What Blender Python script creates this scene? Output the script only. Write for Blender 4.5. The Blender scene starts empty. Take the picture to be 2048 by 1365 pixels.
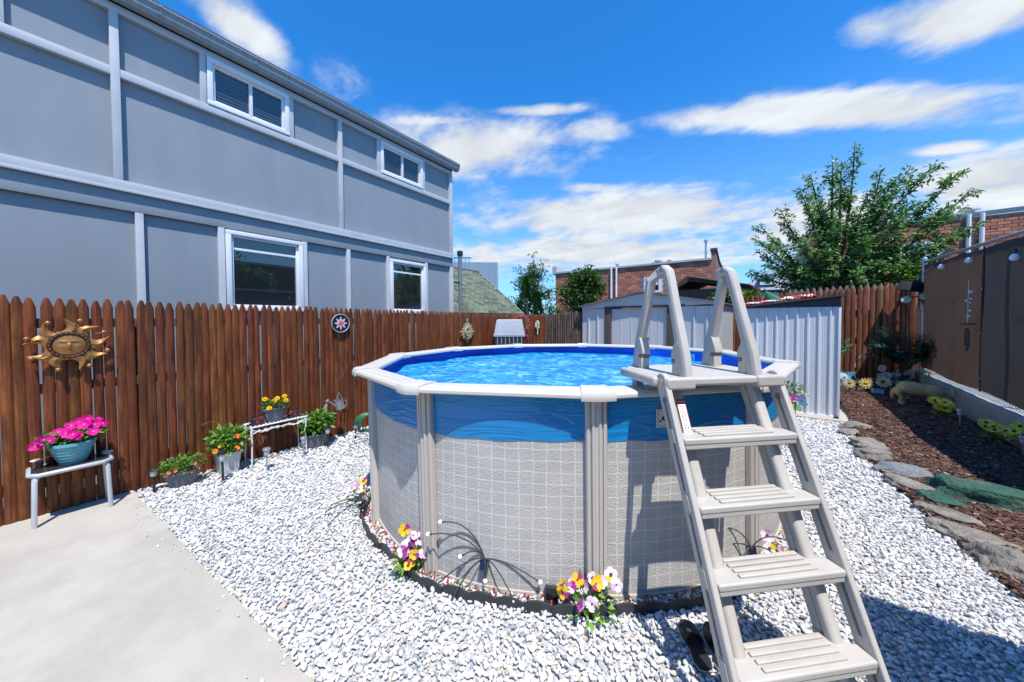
import bpy, bmesh, math, random
import numpy as np
from mathutils import Vector, Matrix
R = math.radians
PI = math.pi
rng = random.Random(7)
SC = bpy.context.scene
COL = SC.collection

# ------------------------------------------------------------------ camera
cam_d = bpy.data.cameras.new('camera')
cam = bpy.data.objects.new('camera', cam_d); COL.objects.link(cam); SC.camera = cam
F_PX, YAW, PITCH, ROLL, CAM_H = 690.0, math.atan(492 / 690.0), 0.0256, 0.005, 1.75
cam_d.sensor_width = 36; cam_d.lens = F_PX / 2048 * 36
cam_d.shift_y = -(682.5 - (640 + F_PX * math.tan(PITCH))) / 2048
cam_d.clip_start = 0.05; cam_d.clip_end = 4000
_f = Vector((-math.sin(YAW), math.cos(YAW), 0)); _r = Vector((math.cos(YAW), math.sin(YAW), 0)); _z = Vector((0, 0, 1))
_fw = _f * math.cos(PITCH) - _z * math.sin(PITCH); _u = _f * math.sin(PITCH) + _z * math.cos(PITCH)
_r2 = _r * math.cos(ROLL) - _u * math.sin(ROLL); _u2 = _r * math.sin(ROLL) + _u * math.cos(ROLL)
cam.matrix_world = Matrix(((_r2.x, _u2.x, -_fw.x, 0), (_r2.y, _u2.y, -_fw.y, 0), (_r2.z, _u2.z, -_fw.z, CAM_H), (0, 0, 0, 1)))

# ------------------------------------------------------------------ light
SUN_TO = Vector((0.385, -0.27, 1.0)).normalized()
SUN_STRENGTH, SKY_STRENGTH, EXPOSURE = 5.0, 0.067, 0.36
sl = bpy.data.lights.new('sun', 'SUN'); sl.energy = SUN_STRENGTH; sl.angle = R(0.53); sl.color = (1.0, 0.96, 0.90)
so = bpy.data.objects.new('sun', sl); COL.objects.link(so); so.location = SUN_TO * 40
so.rotation_euler = (-SUN_TO).to_track_quat('-Z', 'Y').to_euler()
SC.view_settings.view_transform = 'Standard'; SC.view_settings.look = 'None'
SC.view_settings.gamma = 1; SC.view_settings.exposure = EXPOSURE; SC.view_settings.use_curve_mapping = False
SC.render.engine = 'CYCLES'
SC.cycles.max_bounces = 6; SC.cycles.diffuse_bounces = 3; SC.cycles.glossy_bounces = 3; SC.cycles.transparent_max_bounces = 12
SC.cycles.caustics_reflective = False; SC.cycles.caustics_refractive = False
SC.cycles.use_denoising = True
W = bpy.data.worlds.new('World'); SC.world = W; W.use_nodes = True
W.cycles.sampling_method = 'MANUAL'; W.cycles.sample_map_resolution = 512


def build_world():
    nt = W.node_tree; N = nt.nodes; L = nt.links
    N.clear()
    out = N.new('ShaderNodeOutputWorld'); bg = N.new('ShaderNodeBackground')
    sky = N.new('ShaderNodeTexSky'); sky.sky_type = 'NISHITA'; sky.sun_disc = False
    sky.sun_elevation = math.asin(SUN_TO.z); sky.sun_rotation = math.atan2(SUN_TO.x, SUN_TO.y)
    sky.air_density = 1.0; sky.dust_density = 0.25; sky.ozone_density = 2.2; sky.altitude = 20
    hs = N.new('ShaderNodeHueSaturation'); hs.inputs['Saturation'].default_value = 1.09; hs.inputs['Hue'].default_value = 0.496
    gain = N.new('ShaderNodeMix'); gain.data_type = 'RGBA'; gain.blend_type = 'MULTIPLY'; gain.inputs[0].default_value = 1; gain.inputs[7].default_value = (1.12, 1.98, 3.05, 1)
    L.new(sky.outputs[0], gain.inputs[6]); L.new(gain.outputs[2], hs.inputs['Color'])
    tc = N.new('ShaderNodeTexCoord'); D = tc.outputs['Generated']

    def vm(op, a, b=None):
        n = N.new('ShaderNodeVectorMath'); n.operation = op
        for i, v in enumerate((a, b)):
            if v is None: continue
            if hasattr(v, 'links'): L.new(v, n.inputs[i])
            else: n.inputs[i].default_value = v
        return n.outputs['Value'] if op in ('DOT_PRODUCT', 'LENGTH') else n.outputs[0]

    def mt(op, a, b=None, c=None, clamp=False):
        n = N.new('ShaderNodeMath'); n.operation = op; n.use_clamp = clamp
        for i, v in enumerate((a, b, c)):
            if v is None: continue
            if hasattr(v, 'links'): L.new(v, n.inputs[i])
            else: n.inputs[i].default_value = v
        return n.outputs[0]

    def ray(px, py):
        X, Y = px - 1024, py - (640 + F_PX * math.tan(PITCH))
        return (_r2 * (X / F_PX) - _u2 * (Y / F_PX) + _fw).normalized()
    sep = N.new('ShaderNodeSeparateXYZ'); L.new(D, sep.inputs[0])
    zz = mt('ADD', mt('MAXIMUM', sep.outputs[2], 0.0), 0.16)
    cmb = N.new('ShaderNodeCombineXYZ')
    L.new(mt('DIVIDE', sep.outputs[0], zz), cmb.inputs[0]); L.new(mt('DIVIDE', sep.outputs[1], zz), cmb.inputs[1])
    mp = N.new('ShaderNodeMapping'); L.new(cmb.outputs[0], mp.inputs[0])
    mp.inputs['Rotation'].default_value = (0, 0, R(-35)); mp.inputs['Scale'].default_value = (0.95, 1.55, 1)
    n1 = N.new('ShaderNodeTexNoise'); n1.inputs['Scale'].default_value = 2.3; n1.inputs['Detail'].default_value = 9; n1.inputs['Roughness'].default_value = 0.58; n1.inputs['Distortion'].default_value = 0.35
    L.new(mp.outputs[0], n1.inputs['Vector'])
    n2 = N.new('ShaderNodeTexNoise'); n2.inputs['Scale'].default_value = 0.9; n2.inputs['Detail'].default_value = 4
    L.new(mp.outputs[0], n2.inputs['Vector'])
    # cloud banks, as directions in the sky: centre, end of long axis, end of short axis
    banks = [((486, 55), (600, 150), (455, 95), 1.0), ((1640, 224), (2220, 200), (1635, 268), 1.3), ((1900, 40), (2260, 0), (1910, 108), 1.15),
             ((930, 296), (1230, 290), (930, 372), 1.05), ((1065, 220), (1190, 217), (1065, 236), 1.0), ((1230, 430), (1700, 412), (1230, 490), 1.2),
             ((1200, 505), (1640, 505), (1200, 556), 1.15), ((1990, 362), (2280, 330), (1985, 440), 1.2), ((1905, 298), (2020, 290), (1905, 316), 1.0),
             ((975, 520), (1045, 535), (970, 565), 1.0), ((690, 165), (790, 190), (670, 240), .5), ((1180, 262), (1300, 250), (1180, 300), .75),
             ((1640, 450), (1980, 435), (1640, 540), 1.0), ((1180, 378), (1290, 376), (1180, 394), .9), ((870, 243), (1020, 240), (870, 260), .85)]
    acc = None
    for c0, c1, c2, amp in banks:
        d0, d1, d2 = ray(*c0), ray(*c1), ray(*c2)
        e1, e2 = d1 - d0, d2 - d0
        e1 = e1 - d0 * e1.dot(d0); e2 = e2 - d0 * e2.dot(d0)
        e2 = e2 - e1 * (e2.dot(e1) / e1.dot(e1)); 
        a1 = e1 / e1.dot(e1); a2 = e2 / e2.dot(e2)
        p = mt('SUBTRACT', vm('DOT_PRODUCT', D, tuple(a1)), a1.dot(d0)); q = mt('SUBTRACT', vm('DOT_PRODUCT', D, tuple(a2)), a2.dot(d0))
        r2 = mt('ADD', mt('MULTIPLY', p, p), mt('MULTIPLY', q, q))
        g = mt('MULTIPLY', mt('EXPONENT', mt('MULTIPLY', r2, -1.1)), amp)
        g = mt('MULTIPLY', g, mt('GREATER_THAN', vm('DOT_PRODUCT', D, tuple(d0)), 0.2))
        acc = g if acc is None else mt('MAXIMUM', acc, g)
    # the same kind of cloud elsewhere in the sky
    back = mt('MULTIPLY', mt('SMOOTH_MIN', mt('SUBTRACT', 0.25, vm('DOT_PRODUCT', D, tuple(_f))), 0.3, 0.1), 1.6)
    gen = mt('MULTIPLY', mt('MAXIMUM', back, 0.0), mt('MULTIPLY', mt('SUBTRACT', n2.outputs[0], 0.5), 3.2, clamp=True))
    acc = mt('MAXIMUM', acc, gen)
    n3 = N.new('ShaderNodeTexNoise'); n3.inputs['Scale'].default_value = 5.5; n3.inputs['Detail'].default_value = 6; n3.inputs['Roughness'].default_value = .62; L.new(cmb.outputs[0], n3.inputs['Vector'])
    dens = mt('ADD', mt('ADD', acc, mt('MULTIPLY', mt('SUBTRACT', n1.outputs[0], 0.5), 1.5)), mt('MULTIPLY', mt('SUBTRACT', n3.outputs[0], 0.5), 1.1))
    mr = N.new('ShaderNodeMapRange'); mr.interpolation_type = 'SMOOTHSTEP'
    L.new(dens, mr.inputs[0]); mr.inputs[1].default_value = 0.28; mr.inputs[2].default_value = 1.02
    alpha = mt('MULTIPLY', mr.outputs[0], mt('MULTIPLY', mt('MAXIMUM', acc, 0.0), 2.0, clamp=True))
    # low sky pales towards the horizon
    hz = N.new('ShaderNodeMapRange'); hz.interpolation_type = 'SMOOTHSTEP'; L.new(sep.outputs[2], hz.inputs[0])
    hz.inputs[1].default_value = 0.55; hz.inputs[2].default_value = 0.0; hz.inputs[3].default_value = 0.0; hz.inputs[4].default_value = 0.5
    sh = N.new('ShaderNodeMapRange'); L.new(n1.outputs[0], sh.inputs[0]); sh.inputs[1].default_value = .35; sh.inputs[2].default_value = .75; sh.inputs[3].default_value = 8.4; sh.inputs[4].default_value = 12.0
    cc = N.new('ShaderNodeCombineColor')
    L.new(mt('MULTIPLY', sh.outputs[0], 0.91), cc.inputs[0]); L.new(mt('MULTIPLY', sh.outputs[0], 0.965), cc.inputs[1]); L.new(mt('MULTIPLY', sh.outputs[0], 1.03), cc.inputs[2])
    m0 = N.new('ShaderNodeMix'); m0.data_type = 'RGBA'; L.new(hz.outputs[0], m0.inputs[0]); L.new(hs.outputs[0], m0.inputs[6]); m0.inputs[7].default_value = (5.0, 7.9, 10.6, 1)
    m1 = N.new('ShaderNodeMix'); m1.data_type = 'RGBA'; L.new(alpha, m1.inputs[0]); L.new(m0.outputs[2], m1.inputs[6]); L.new(cc.outputs[0], m1.inputs[7])
    L.new(m1.outputs[2], bg.inputs[0]); bg.inputs[1].default_value = SKY_STRENGTH
    L.new(bg.outputs[0], out.inputs[0])


build_world()

# ------------------------------------------------------------------ materials
_mats = {}


def nm(name):
    m = bpy.data.materials.new(name); m.use_nodes = True
    nt = m.node_tree
    return m, nt, nt.nodes, nt.links, nt.nodes['Principled BSDF']


def ramp(N, L, fac, stops):
    n = N.new('ShaderNodeValToRGB'); L.new(fac, n.inputs[0])
    e = n.color_ramp.elements
    while len(e) < len(stops): e.new(0.5)
    for k, (p, c) in enumerate(stops):
        e[k].position = p; e[k].color = (*c, 1)
    return n.outputs[0]


def noise(N, L, vec, scale, detail=4, rough=.55, dist=0.0):
    n = N.new('ShaderNodeTexNoise'); L.new(vec, n.inputs['Vector'])
    n.inputs['Scale'].default_value = scale; n.inputs['Detail'].default_value = detail; n.inputs['Roughness'].default_value = rough; n.inputs['Distortion'].default_value = dist
    return n.outputs[0]


def coords(N, L, scale=(1, 1, 1), rnd=True):
    tc = N.new('ShaderNodeTexCoord'); mp = N.new('ShaderNodeMapping'); mp.inputs['Scale'].default_value = scale
    L.new(tc.outputs['Object'], mp.inputs[0])
    if rnd:
        oi = N.new('ShaderNodeObjectInfo'); ml = N.new('ShaderNodeMath'); ml.operation = 'MULTIPLY'; ml.inputs[1].default_value = 71.3
        L.new(oi.outputs['Random'], ml.inputs[0]); cb = N.new('ShaderNodeCombineXYZ')
        for i in range(3): L.new(ml.outputs[0], cb.inputs[i])
        L.new(cb.outputs[0], mp.inputs['Location'])
        return mp.outputs[0], oi.outputs['Random']
    return mp.outputs[0], None


def bump(N, L, h, strength, dist, bsdf):
    b = N.new('ShaderNodeBump'); b.inputs['Strength'].default_value = strength; b.inputs['Distance'].default_value = dist
    L.new(h, b.inputs['Height']); L.new(b.outputs[0], bsdf.inputs['Normal'])


def M(name, col, rough=.6, var=.12, scale=6, bmp=0.0, bscale=60, bdist=.004, metal=0.0, spec=.5, stretch=(1, 1, 1), objvar=0.0, dirt=None, attr=False, trans=0.0, sss=None, coat=0.0):
    if name in _mats: return _mats[name]
    m, nt, N, L, b = nm(name)
    v, rn = coords(N, L, stretch)
    b.inputs['Roughness'].default_value = rough; b.inputs['Metallic'].default_value = metal; b.inputs['Specular IOR Level'].default_value = spec
    if coat: b.inputs['Coat Weight'].default_value = coat; b.inputs['Coat Roughness'].default_value = .08
    n = noise(N, L, v, scale, 6, .6)
    mx = N.new('ShaderNodeMix'); mx.data_type = 'RGBA'; mx.blend_type = 'MULTIPLY'; mx.inputs[0].default_value = 1
    c = ramp(N, L, n, [(.25, (1 - var,) * 3), (.75, (1 + var * .6,) * 3)])
    if attr:
        at = N.new('ShaderNodeVertexColor'); at.layer_name = 'Col'; L.new(at.outputs[0], mx.inputs[6])
    else: mx.inputs[6].default_value = (*col, 1)
    L.new(c, mx.inputs[7]); o = mx.outputs[2]
    if objvar:
        h = N.new('ShaderNodeHueSaturation'); L.new(o, h.inputs['Color'])
        mr = N.new('ShaderNodeMapRange'); L.new(rn, mr.inputs[0]); mr.inputs[3].default_value = 1 - objvar; mr.inputs[4].default_value = 1 + objvar
        L.new(mr.outputs[0], h.inputs['Value']); o = h.outputs[0]
    if dirt:
        n2 = noise(N, L, v, scale * .35, 8, .7); f = ramp(N, L, n2, [(.5, (0, 0, 0)), (.72, (1, 1, 1))])
        m2 = N.new('ShaderNodeMix'); m2.data_type = 'RGBA'; sc = N.new('ShaderNodeMath'); sc.operation = 'MULTIPLY'; sc.inputs[1].default_value = dirt[1]; L.new(f, sc.inputs[0])
        L.new(sc.outputs[0], m2.inputs[0]); L.new(o, m2.inputs[6]); m2.inputs[7].default_value = (*dirt[0], 1); o = m2.outputs[2]
    L.new(o, b.inputs['Base Color'])
    if bmp: bump(N, L, noise(N, L, v, bscale, 4, .6), bmp, bdist, b)
    if trans:
        # thin leaf or sheet that lets some light through
        t = N.new('ShaderNodeBsdfTranslucent'); L.new(o, t.inputs[0]); ms = N.new('ShaderNodeMixShader'); ms.inputs[0].default_value = trans
        L.new(b.outputs[0], ms.inputs[1]); L.new(t.outputs[0], ms.inputs[2]); L.new(ms.outputs[0], N['Material Output'].inputs[0])
    _mats[name] = m
    return m


def wood(name, dark, mid, light, red=0.25):
    if name in _mats: return _mats[name]
    m, nt, N, L, b = nm(name)
    v, rn = coords(N, L, (34, 34, 1.6))
    n = noise(N, L, v, 1.6, 7, .62, .6)
    c = ramp(N, L, n, [(.22, dark), (.5, mid), (.78, light)])
    v2, _ = coords(N, L, (3, 3, 1.1)); n2 = noise(N, L, v2, 2.2, 5, .65)
    mx = N.new('ShaderNodeMix'); mx.data_type = 'RGBA'; mx.blend_type = 'MULTIPLY'; mx.inputs[0].default_value = 1
    L.new(c, mx.inputs[6]); L.new(ramp(N, L, n2, [(.3, (.45, .42, .42)), (.55, (1, 1, 1)), (.8, (1.25, 1.12, 1.0))]), mx.inputs[7])
    h = N.new('ShaderNodeHueSaturation'); L.new(mx.outputs[2], h.inputs['Color'])
    mr = N.new('ShaderNodeMapRange'); L.new(rn, mr.inputs[0]); mr.inputs[3].default_value = .62; mr.inputs[4].default_value = 1.12; L.new(mr.outputs[0], h.inputs['Value'])
    ml = N.new('ShaderNodeMath'); ml.operation = 'FRACT'; m3 = N.new('ShaderNodeMath'); m3.operation = 'MULTIPLY'; m3.inputs[1].default_value = 17.7; L.new(rn, m3.inputs[0]); L.new(m3.outputs[0], ml.inputs[0])
    mr2 = N.new('ShaderNodeMapRange'); L.new(ml.outputs[0], mr2.inputs[0]); mr2.inputs[3].default_value = .49; mr2.inputs[4].default_value = .508; L.new(mr2.outputs[0], h.inputs['Hue'])
    L.new(h.outputs[0], b.inputs['Base Color']); b.inputs['Roughness'].default_value = .55; b.inputs['Specular IOR Level'].default_value = .35
    bump(N, L, n, .45, .004, b)
    _mats[name] = m
    return m


# ------------------------------------------------------------------ mesh building
class MB:
    def __init__(s):
        s.v = []; s.f = []; s.m = []; s.c = []; s.mi = 0; s.col = None; s.uv = None

    def add(s, vs, fs):
        o = len(s.v); s.v.extend([tuple(p) for p in vs]); s.f.extend([tuple(i + o for i in f) for f in fs]); s.m.extend([s.mi] * len(fs))
        s.c.extend([s.col or (1, 1, 1)] * len(vs)); return s

    def box(s, c, d, rot=None, bev=0.0):
        x, y, z = (q / 2 for q in d)
        if bev:
            b = min(bev, x * .9, y * .9, z * .9); vs = []; fs = []
            bm = bmesh.new(); bmesh.ops.create_cube(bm, size=1)
            for q in bm.verts: q.co = Vector((q.co.x * d[0], q.co.y * d[1], q.co.z * d[2]))
            bmesh.ops.bevel(bm, geom=bm.edges[:], offset=b, segments=2, profile=.6, affect='EDGES')
            bm.verts.index_update(); vs = [q.co.copy() for q in bm.verts]; fs = [[q.index for q in f.verts] for f in bm.faces]; bm.free()
        else:
            vs = [Vector((a * x, e * y, g * z)) for a in (-1, 1) for e in (-1, 1) for g in (-1, 1)]
            fs = [(0, 1, 3, 2), (4, 6, 7, 5), (0, 4, 5, 1), (2, 3, 7, 6), (0, 2, 6, 4), (1, 5, 7, 3)]
        if rot is not None: vs = [rot @ q for q in vs]
        c = Vector(c)
        return s.add([q + c for q in vs], fs)

    def bar(s, a, b, w, h, up=(0, 0, 1), bev=0.0):
        a = Vector(a); b = Vector(b); y = (b - a); ln = y.length; y = y.normalized(); u = Vector(up)
        x = y.cross(u).normalized(); z = x.cross(y)
        return s.box((a + b) / 2, (w, ln, h), Matrix((x, y, z)).transposed(), bev)

    def tube(s, pts, r, n=8, cap=True, flat=None, closed=False):
        pts = [Vector(p) for p in pts]; k = len(pts); rs = r if isinstance(r, (list, tuple)) else [r] * k
        vs = []; fs = []; prev = None
        for i, p in enumerate(pts):
            if closed: t = (pts[(i + 1) % k] - pts[i - 1])
            else: t = (pts[min(i + 1, k - 1)] - pts[max(i - 1, 0)])
            t = t.normalized() if t.length > 1e-9 else Vector((0, 0, 1))
            if prev is None:
                a = Vector((0, 0, 1)) if abs(t.z) < .9 else Vector((1, 0, 0)); x = t.cross(a).normalized()
            else:
                x = prev - t * prev.dot(t); x = x.normalized() if x.length > 1e-6 else t.orthogonal().normalized()
            prev = x; y = t.cross(x)
            for j in range(n):
                a = 2 * PI * j / n
                vs.append(p + (x * math.cos(a) + y * math.sin(a) * (flat or 1)) * rs[i])
        for i in range(k if closed else k - 1):
            i2 = (i + 1) % k
            for j in range(n): fs.append((i * n + j, i * n + (j + 1) % n, i2 * n + (j + 1) % n, i2 * n + j))
        if cap and not closed: fs.append(tuple(range(n - 1, -1, -1))); fs.append(tuple((k - 1) * n + j for j in range(n)))
        return s.add(vs, fs)

    def lathe(s, prof, n=24, c=(0, 0, 0), cap=True, sx=1, sy=1, rot=None):
        vs = []; fs = []; k = len(prof); c = Vector(c)
        for r, z in prof:
            for j in range(n):
                a = 2 * PI * j / n; p = Vector((r * math.cos(a) * sx, r * math.sin(a) * sy, z))
                vs.append((rot @ p if rot is not None else p) + c)
        for i in range(k - 1):
            for j in range(n): fs.append((i * n + j, i * n + (j + 1) % n, (i + 1) * n + (j + 1) % n, (i + 1) * n + j))
        if cap:
            if prof[0][0] > 1e-5: fs.append(tuple(range(n - 1, -1, -1)))
            if prof[-1][0] > 1e-5: fs.append(tuple((k - 1) * n + j for j in range(n)))
        return s.add(vs, fs)

    def ball(s, c, r, n=10, rot=None):
        r = r if isinstance(r, (tuple, list)) else (r, r, r); m = max(4, n // 2 + 1); c = Vector(c)
        vs = []; fs = []
        for i in range(m + 1):
            th = PI * i / m
            for j in range(n):
                a = 2 * PI * j / n; p = Vector((r[0] * math.sin(th) * math.cos(a), r[1] * math.sin(th) * math.sin(a), -r[2] * math.cos(th)))
                vs.append((rot @ p if rot is not None else p) + c)
        for i in range(m):
            for j in range(n): fs.append((i * n + j, i * n + (j + 1) % n, (i + 1) * n + (j + 1) % n, (i + 1) * n + j))
        return s.add(vs, fs)

    def prism(s, poly, vec):
        poly = [Vector(p) for p in poly]; vec = Vector(vec); k = len(poly)
        fs = [tuple(range(k - 1, -1, -1)), tuple(range(k, 2 * k))] + [(i, (i + 1) % k, k + (i + 1) % k, k + i) for i in range(k)]
        return s.add(poly + [p + vec for p in poly], fs)

    def sweep(s, rings, closed=False, cap=True):
        n = len(rings[0]); k = len(rings); vs = [p for r in rings for p in r]; fs = []
        for i in range(k if closed else k - 1):
            i2 = (i + 1) % k
            for j in range(n): fs.append((i * n + j, i * n + (j + 1) % n, i2 * n + (j + 1) % n, i2 * n + j))
        if cap and not closed: fs.append(tuple(range(n - 1, -1, -1))); fs.append(tuple((k - 1) * n + j for j in range(n)))
        return s.add(vs, fs)

    def leaf(s, p, d, up, ln, wd, fold=.25, droop=.2):
        p = Vector(p); d = Vector(d).normalized(); up = Vector(up); x = d.cross(up)
        x = x.normalized() if x.length > 1e-4 else d.orthogonal().normalized(); n = x.cross(d)
        m = p + d * ln * .45; t = p + d * ln - n * ln * droop
        return s.add([p, m + x * wd * .5 + n * fold * wd * .5, t, m - x * wd * .5 + n * fold * wd * .5, m - n * ln * droop * .2], [(0, 1, 4), (4, 1, 2), (0, 4, 3), (4, 2, 3)])

    def build(s, name, mat, parent=None, smooth=40, loc=None):
        me = bpy.data.meshes.new(name); me.from_pydata(s.v, [], s.f); me.validate(clean_customdata=False)
        for q in (mat if isinstance(mat, (list, tuple)) else [mat]): me.materials.append(q)
        if isinstance(mat, (list, tuple)) and len(me.polygons) == len(s.m): me.polygons.foreach_set('material_index', s.m)
        if any(c != (1, 1, 1) for c in s.c):
            ca = me.color_attributes.new('Col', 'FLOAT_COLOR', 'POINT'); ca.data.foreach_set('color', [q for c in s.c for q in (*c, 1)])
        bm = bmesh.new(); bm.from_mesh(me); bmesh.ops.recalc_face_normals(bm, faces=bm.faces[:]); bm.to_mesh(me); bm.free()
        if smooth:
            me.polygons.foreach_set('use_smooth', [True] * len(me.polygons)); me.set_sharp_from_angle(angle=R(smooth))
        return link(name, me, parent, loc)


def link(name, me, parent=None, loc=None, rot=None):
    o = bpy.data.objects.new(name, me); COL.objects.link(o)
    if parent is not None: o.parent = parent
    if loc is not None: o.location = loc
    if rot is not None: o.rotation_euler = rot
    return o


def tag(o, label=None, cat=None, group=None, kind=None):
    if label: o['label'] = label
    if cat: o['category'] = cat
    if group: o['group'] = group
    if kind: o['kind'] = kind
    return o


def thing(name, label, cat, loc=(0, 0, 0), rz=0.0, group=None):
    o = bpy.data.objects.new(name, None); COL.objects.link(o); o.location = loc; o.rotation_euler = (0, 0, rz); o.empty_display_size = .05
    return tag(o, label, cat, group)


def fast_mesh(name, V, Fc, mat, colors=None, parent=None):
    """V (n,3) and triangle faces (m,3) as numpy arrays"""
    me = bpy.data.meshes.new(name); n, m = len(V), len(Fc)
    me.vertices.add(n); me.vertices.foreach_set('co', np.ascontiguousarray(V, dtype=np.float32).ravel())
    me.loops.add(m * 3); me.loops.foreach_set('vertex_index', np.ascontiguousarray(Fc, dtype=np.int32).ravel())
    me.polygons.add(m); me.polygons.foreach_set('loop_start', np.arange(0, m * 3, 3, dtype=np.int32))
    me.update(calc_edges=True); me.materials.append(mat)
    me.polygons.foreach_set('use_smooth', np.zeros(m, dtype=bool))
    if colors is not None:
        ca = me.color_attributes.new('Col', 'FLOAT_COLOR', 'POINT')
        ca.data.foreach_set('color', np.concatenate([colors, np.ones((n, 1))], 1).astype(np.float32).ravel())
    return link(name, me, parent)


def bez(p0, p1, p2, n=8):
    p0, p1, p2 = Vector(p0), Vector(p1), Vector(p2)
    return [p0 * (1 - t) ** 2 + p1 * 2 * t * (1 - t) + p2 * t * t for t in [i / n for i in range(n + 1)]]


def zg(Y):
    return max(0.0, Y - 7.2) * .065

# ------------------------------------------------------------------ setting: ground, patio, gravel, mulch bed
PCX, PCY = -1.952, 3.727
RIMV = [(-0.743, 1.914), (-1.859, 1.395), (-2.917, 1.65), (-3.807, 2.665), (-3.955, 3.836), (-3.49, 4.985), (-2.521, 5.738), (-1.336, 5.941), (-0.317, 5.524), (0.342, 4.356), (0.099, 2.837)]
_va = sorted([(math.atan2(y - PCY, x - PCX) % (2 * PI), math.hypot(x - PCX, y - PCY)) for x, y in RIMV])


def rim_r(a):
    a %= 2 * PI
    ext = [(_va[-1][0] - 2 * PI, _va[-1][1])] + _va + [(_va[0][0] + 2 * PI, _va[0][1])]
    for (a0, r0), (a1, r1) in zip(ext, ext[1:]):
        if a0 <= a <= a1:
            t = (a - a0) / (a1 - a0); t = t * t * (3 - 2 * t); return r0 + (r1 - r0) * t
    return 2.2


def wall_r(a, z=.6):
    q = rim_r(a)
    return min(.45 * 2.085 + .55 * .93 * q, q - .085)


def wpt(a, z, off=0.0):
    r = wall_r(a, z) + off
    return Vector((PCX + r * math.cos(a), PCY + r * math.sin(a), z))


ground_m = M('soil_and_asphalt', (.10, .10, .09), .9, .3, .6)
b = MB(); b.add([(-900, -900, -.06), (900, -900, -.06), (900, 900, -.06), (-900, 900, -.06)], [(0, 1, 2, 3)])
tag(b.build('ground', ground_m, smooth=0), kind='structure')

bed_m = M('gravel_dust', (.46, .455, .45), .95, .35, 60, .5, 90)
b = MB(); b.add([(-5.4, .4, -.012), (2.2, .4, -.012), (2.2, 9.6, -.012), (-5.4, 9.6, -.012)], [(0, 1, 2, 3)])
tag(b.build('gravel_ground', bed_m, smooth=0), kind='structure')


def patio_edge(x): return .58 + (x + 5.25) * .0486


conc_m = M('patio_concrete', (.42, .388, .332), .88, .13, 3.5, .5, 170, .004, dirt=((.31, .285, .24), .6))
b = MB()
xs = [-5.32 + i * .25 for i in range(0, 40)]
for k, x in enumerate(xs[:-1]): pass
poly = [(-5.34, -7, .0)] + [(4.6, -7, .0), (4.6, patio_edge(4.6), .0)] + [(x, patio_edge(x) + rng.uniform(-.009, .009), .0) for x in [4.5 - .06 * i for i in range(163)]] + [(-5.34, patio_edge(-5.34), 0)]
poly = [(x, y, -.05) for x, y, z in poly]
b.prism(poly, (0, 0, .075))
tag(b.build('patio', conc_m, smooth=0), kind='structure')


def rocks_edge(y):
    pts = [(0.2, 1.9), (2.0, 1.50), (3.4, 1.33), (4.4, 1.21), (5.8, 1.10), (7.5, 1.2), (8.4, 1.3), (11.3, 1.3)]
    for (y0, x0), (y1, x1) in zip(pts, pts[1:]):
        if y0 <= y <= y1: return x0 + (x1 - x0) * (y - y0) / (y1 - y0)
    return 1.3


def rock_base(rs, sub, squash):
    bm = bmesh.new(); bmesh.ops.create_icosphere(bm, subdivisions=sub, radius=1)
    pl = []
    for _ in range(9):
        d = Vector((rs.gauss(0, 1), rs.gauss(0, 1), rs.gauss(0, 1))).normalized(); pl.append((d, rs.uniform(.5, .85)))
    V = []
    for v in bm.verts:
        p = v.co.copy()
        for d, h in pl:
            e = p.dot(d)
            if e > h: p -= d * (e - h)
        V.append((p.x, p.y * .82, p.z * squash))
    Fc = [[q.index for q in f.verts] for f in bm.faces]; bm.free()
    return np.array(V), np.array(Fc)


def scatter(name, P, size, stretch, bases, colors, mat, seed, tilt=.5):
    g = np.random.default_rng(seed); n = len(P)
    which = g.integers(0, len(bases), n); Vs = []; Fs = []; Cs = []; off = 0
    for k, (bv, bf) in enumerate(bases):
        idx = np.where(which == k)[0]
        if not len(idx): continue
        m = len(idx); a = g.uniform(0, 2 * PI, m); tx = g.normal(0, tilt, m); ty = g.normal(0, tilt, m)
        ca, sa, cx, sx, cy, sy = np.cos(a), np.sin(a), np.cos(tx), np.sin(tx), np.cos(ty), np.sin(ty)
        Z = np.zeros(m); O = np.ones(m)
        Rz = np.stack([np.stack([ca, -sa, Z], 1), np.stack([sa, ca, Z], 1), np.stack([Z, Z, O], 1)], 1)
        Rx = np.stack([np.stack([O, Z, Z], 1), np.stack([Z, cx, -sx], 1), np.stack([Z, sx, cx], 1)], 1)
        Ry = np.stack([np.stack([cy, Z, sy], 1), np.stack([Z, O, Z], 1), np.stack([-sy, Z, cy], 1)], 1)
        Rm = Rz @ Rx @ Ry
        S = size[idx][:, None] * np.stack([g.uniform(*stretch[0], m), g.uniform(*stretch[1], m), g.uniform(*stretch[2], m)], 1)
        V = np.einsum('mij,mvj->mvi', Rm, bv[None] * S[:, None, :]) + P[idx][:, None, :]
        Vs.append(V.reshape(-1, 3)); Fs.append((bf[None] + (np.arange(m) * len(bv))[:, None, None]).reshape(-1, 3) + off); off += m * len(bv)
        Cs.append(np.repeat(colors[idx], len(bv), 0))
    return fast_mesh(name, np.concatenate(Vs), np.concatenate(Fs), mat, np.concatenate(Cs))


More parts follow.
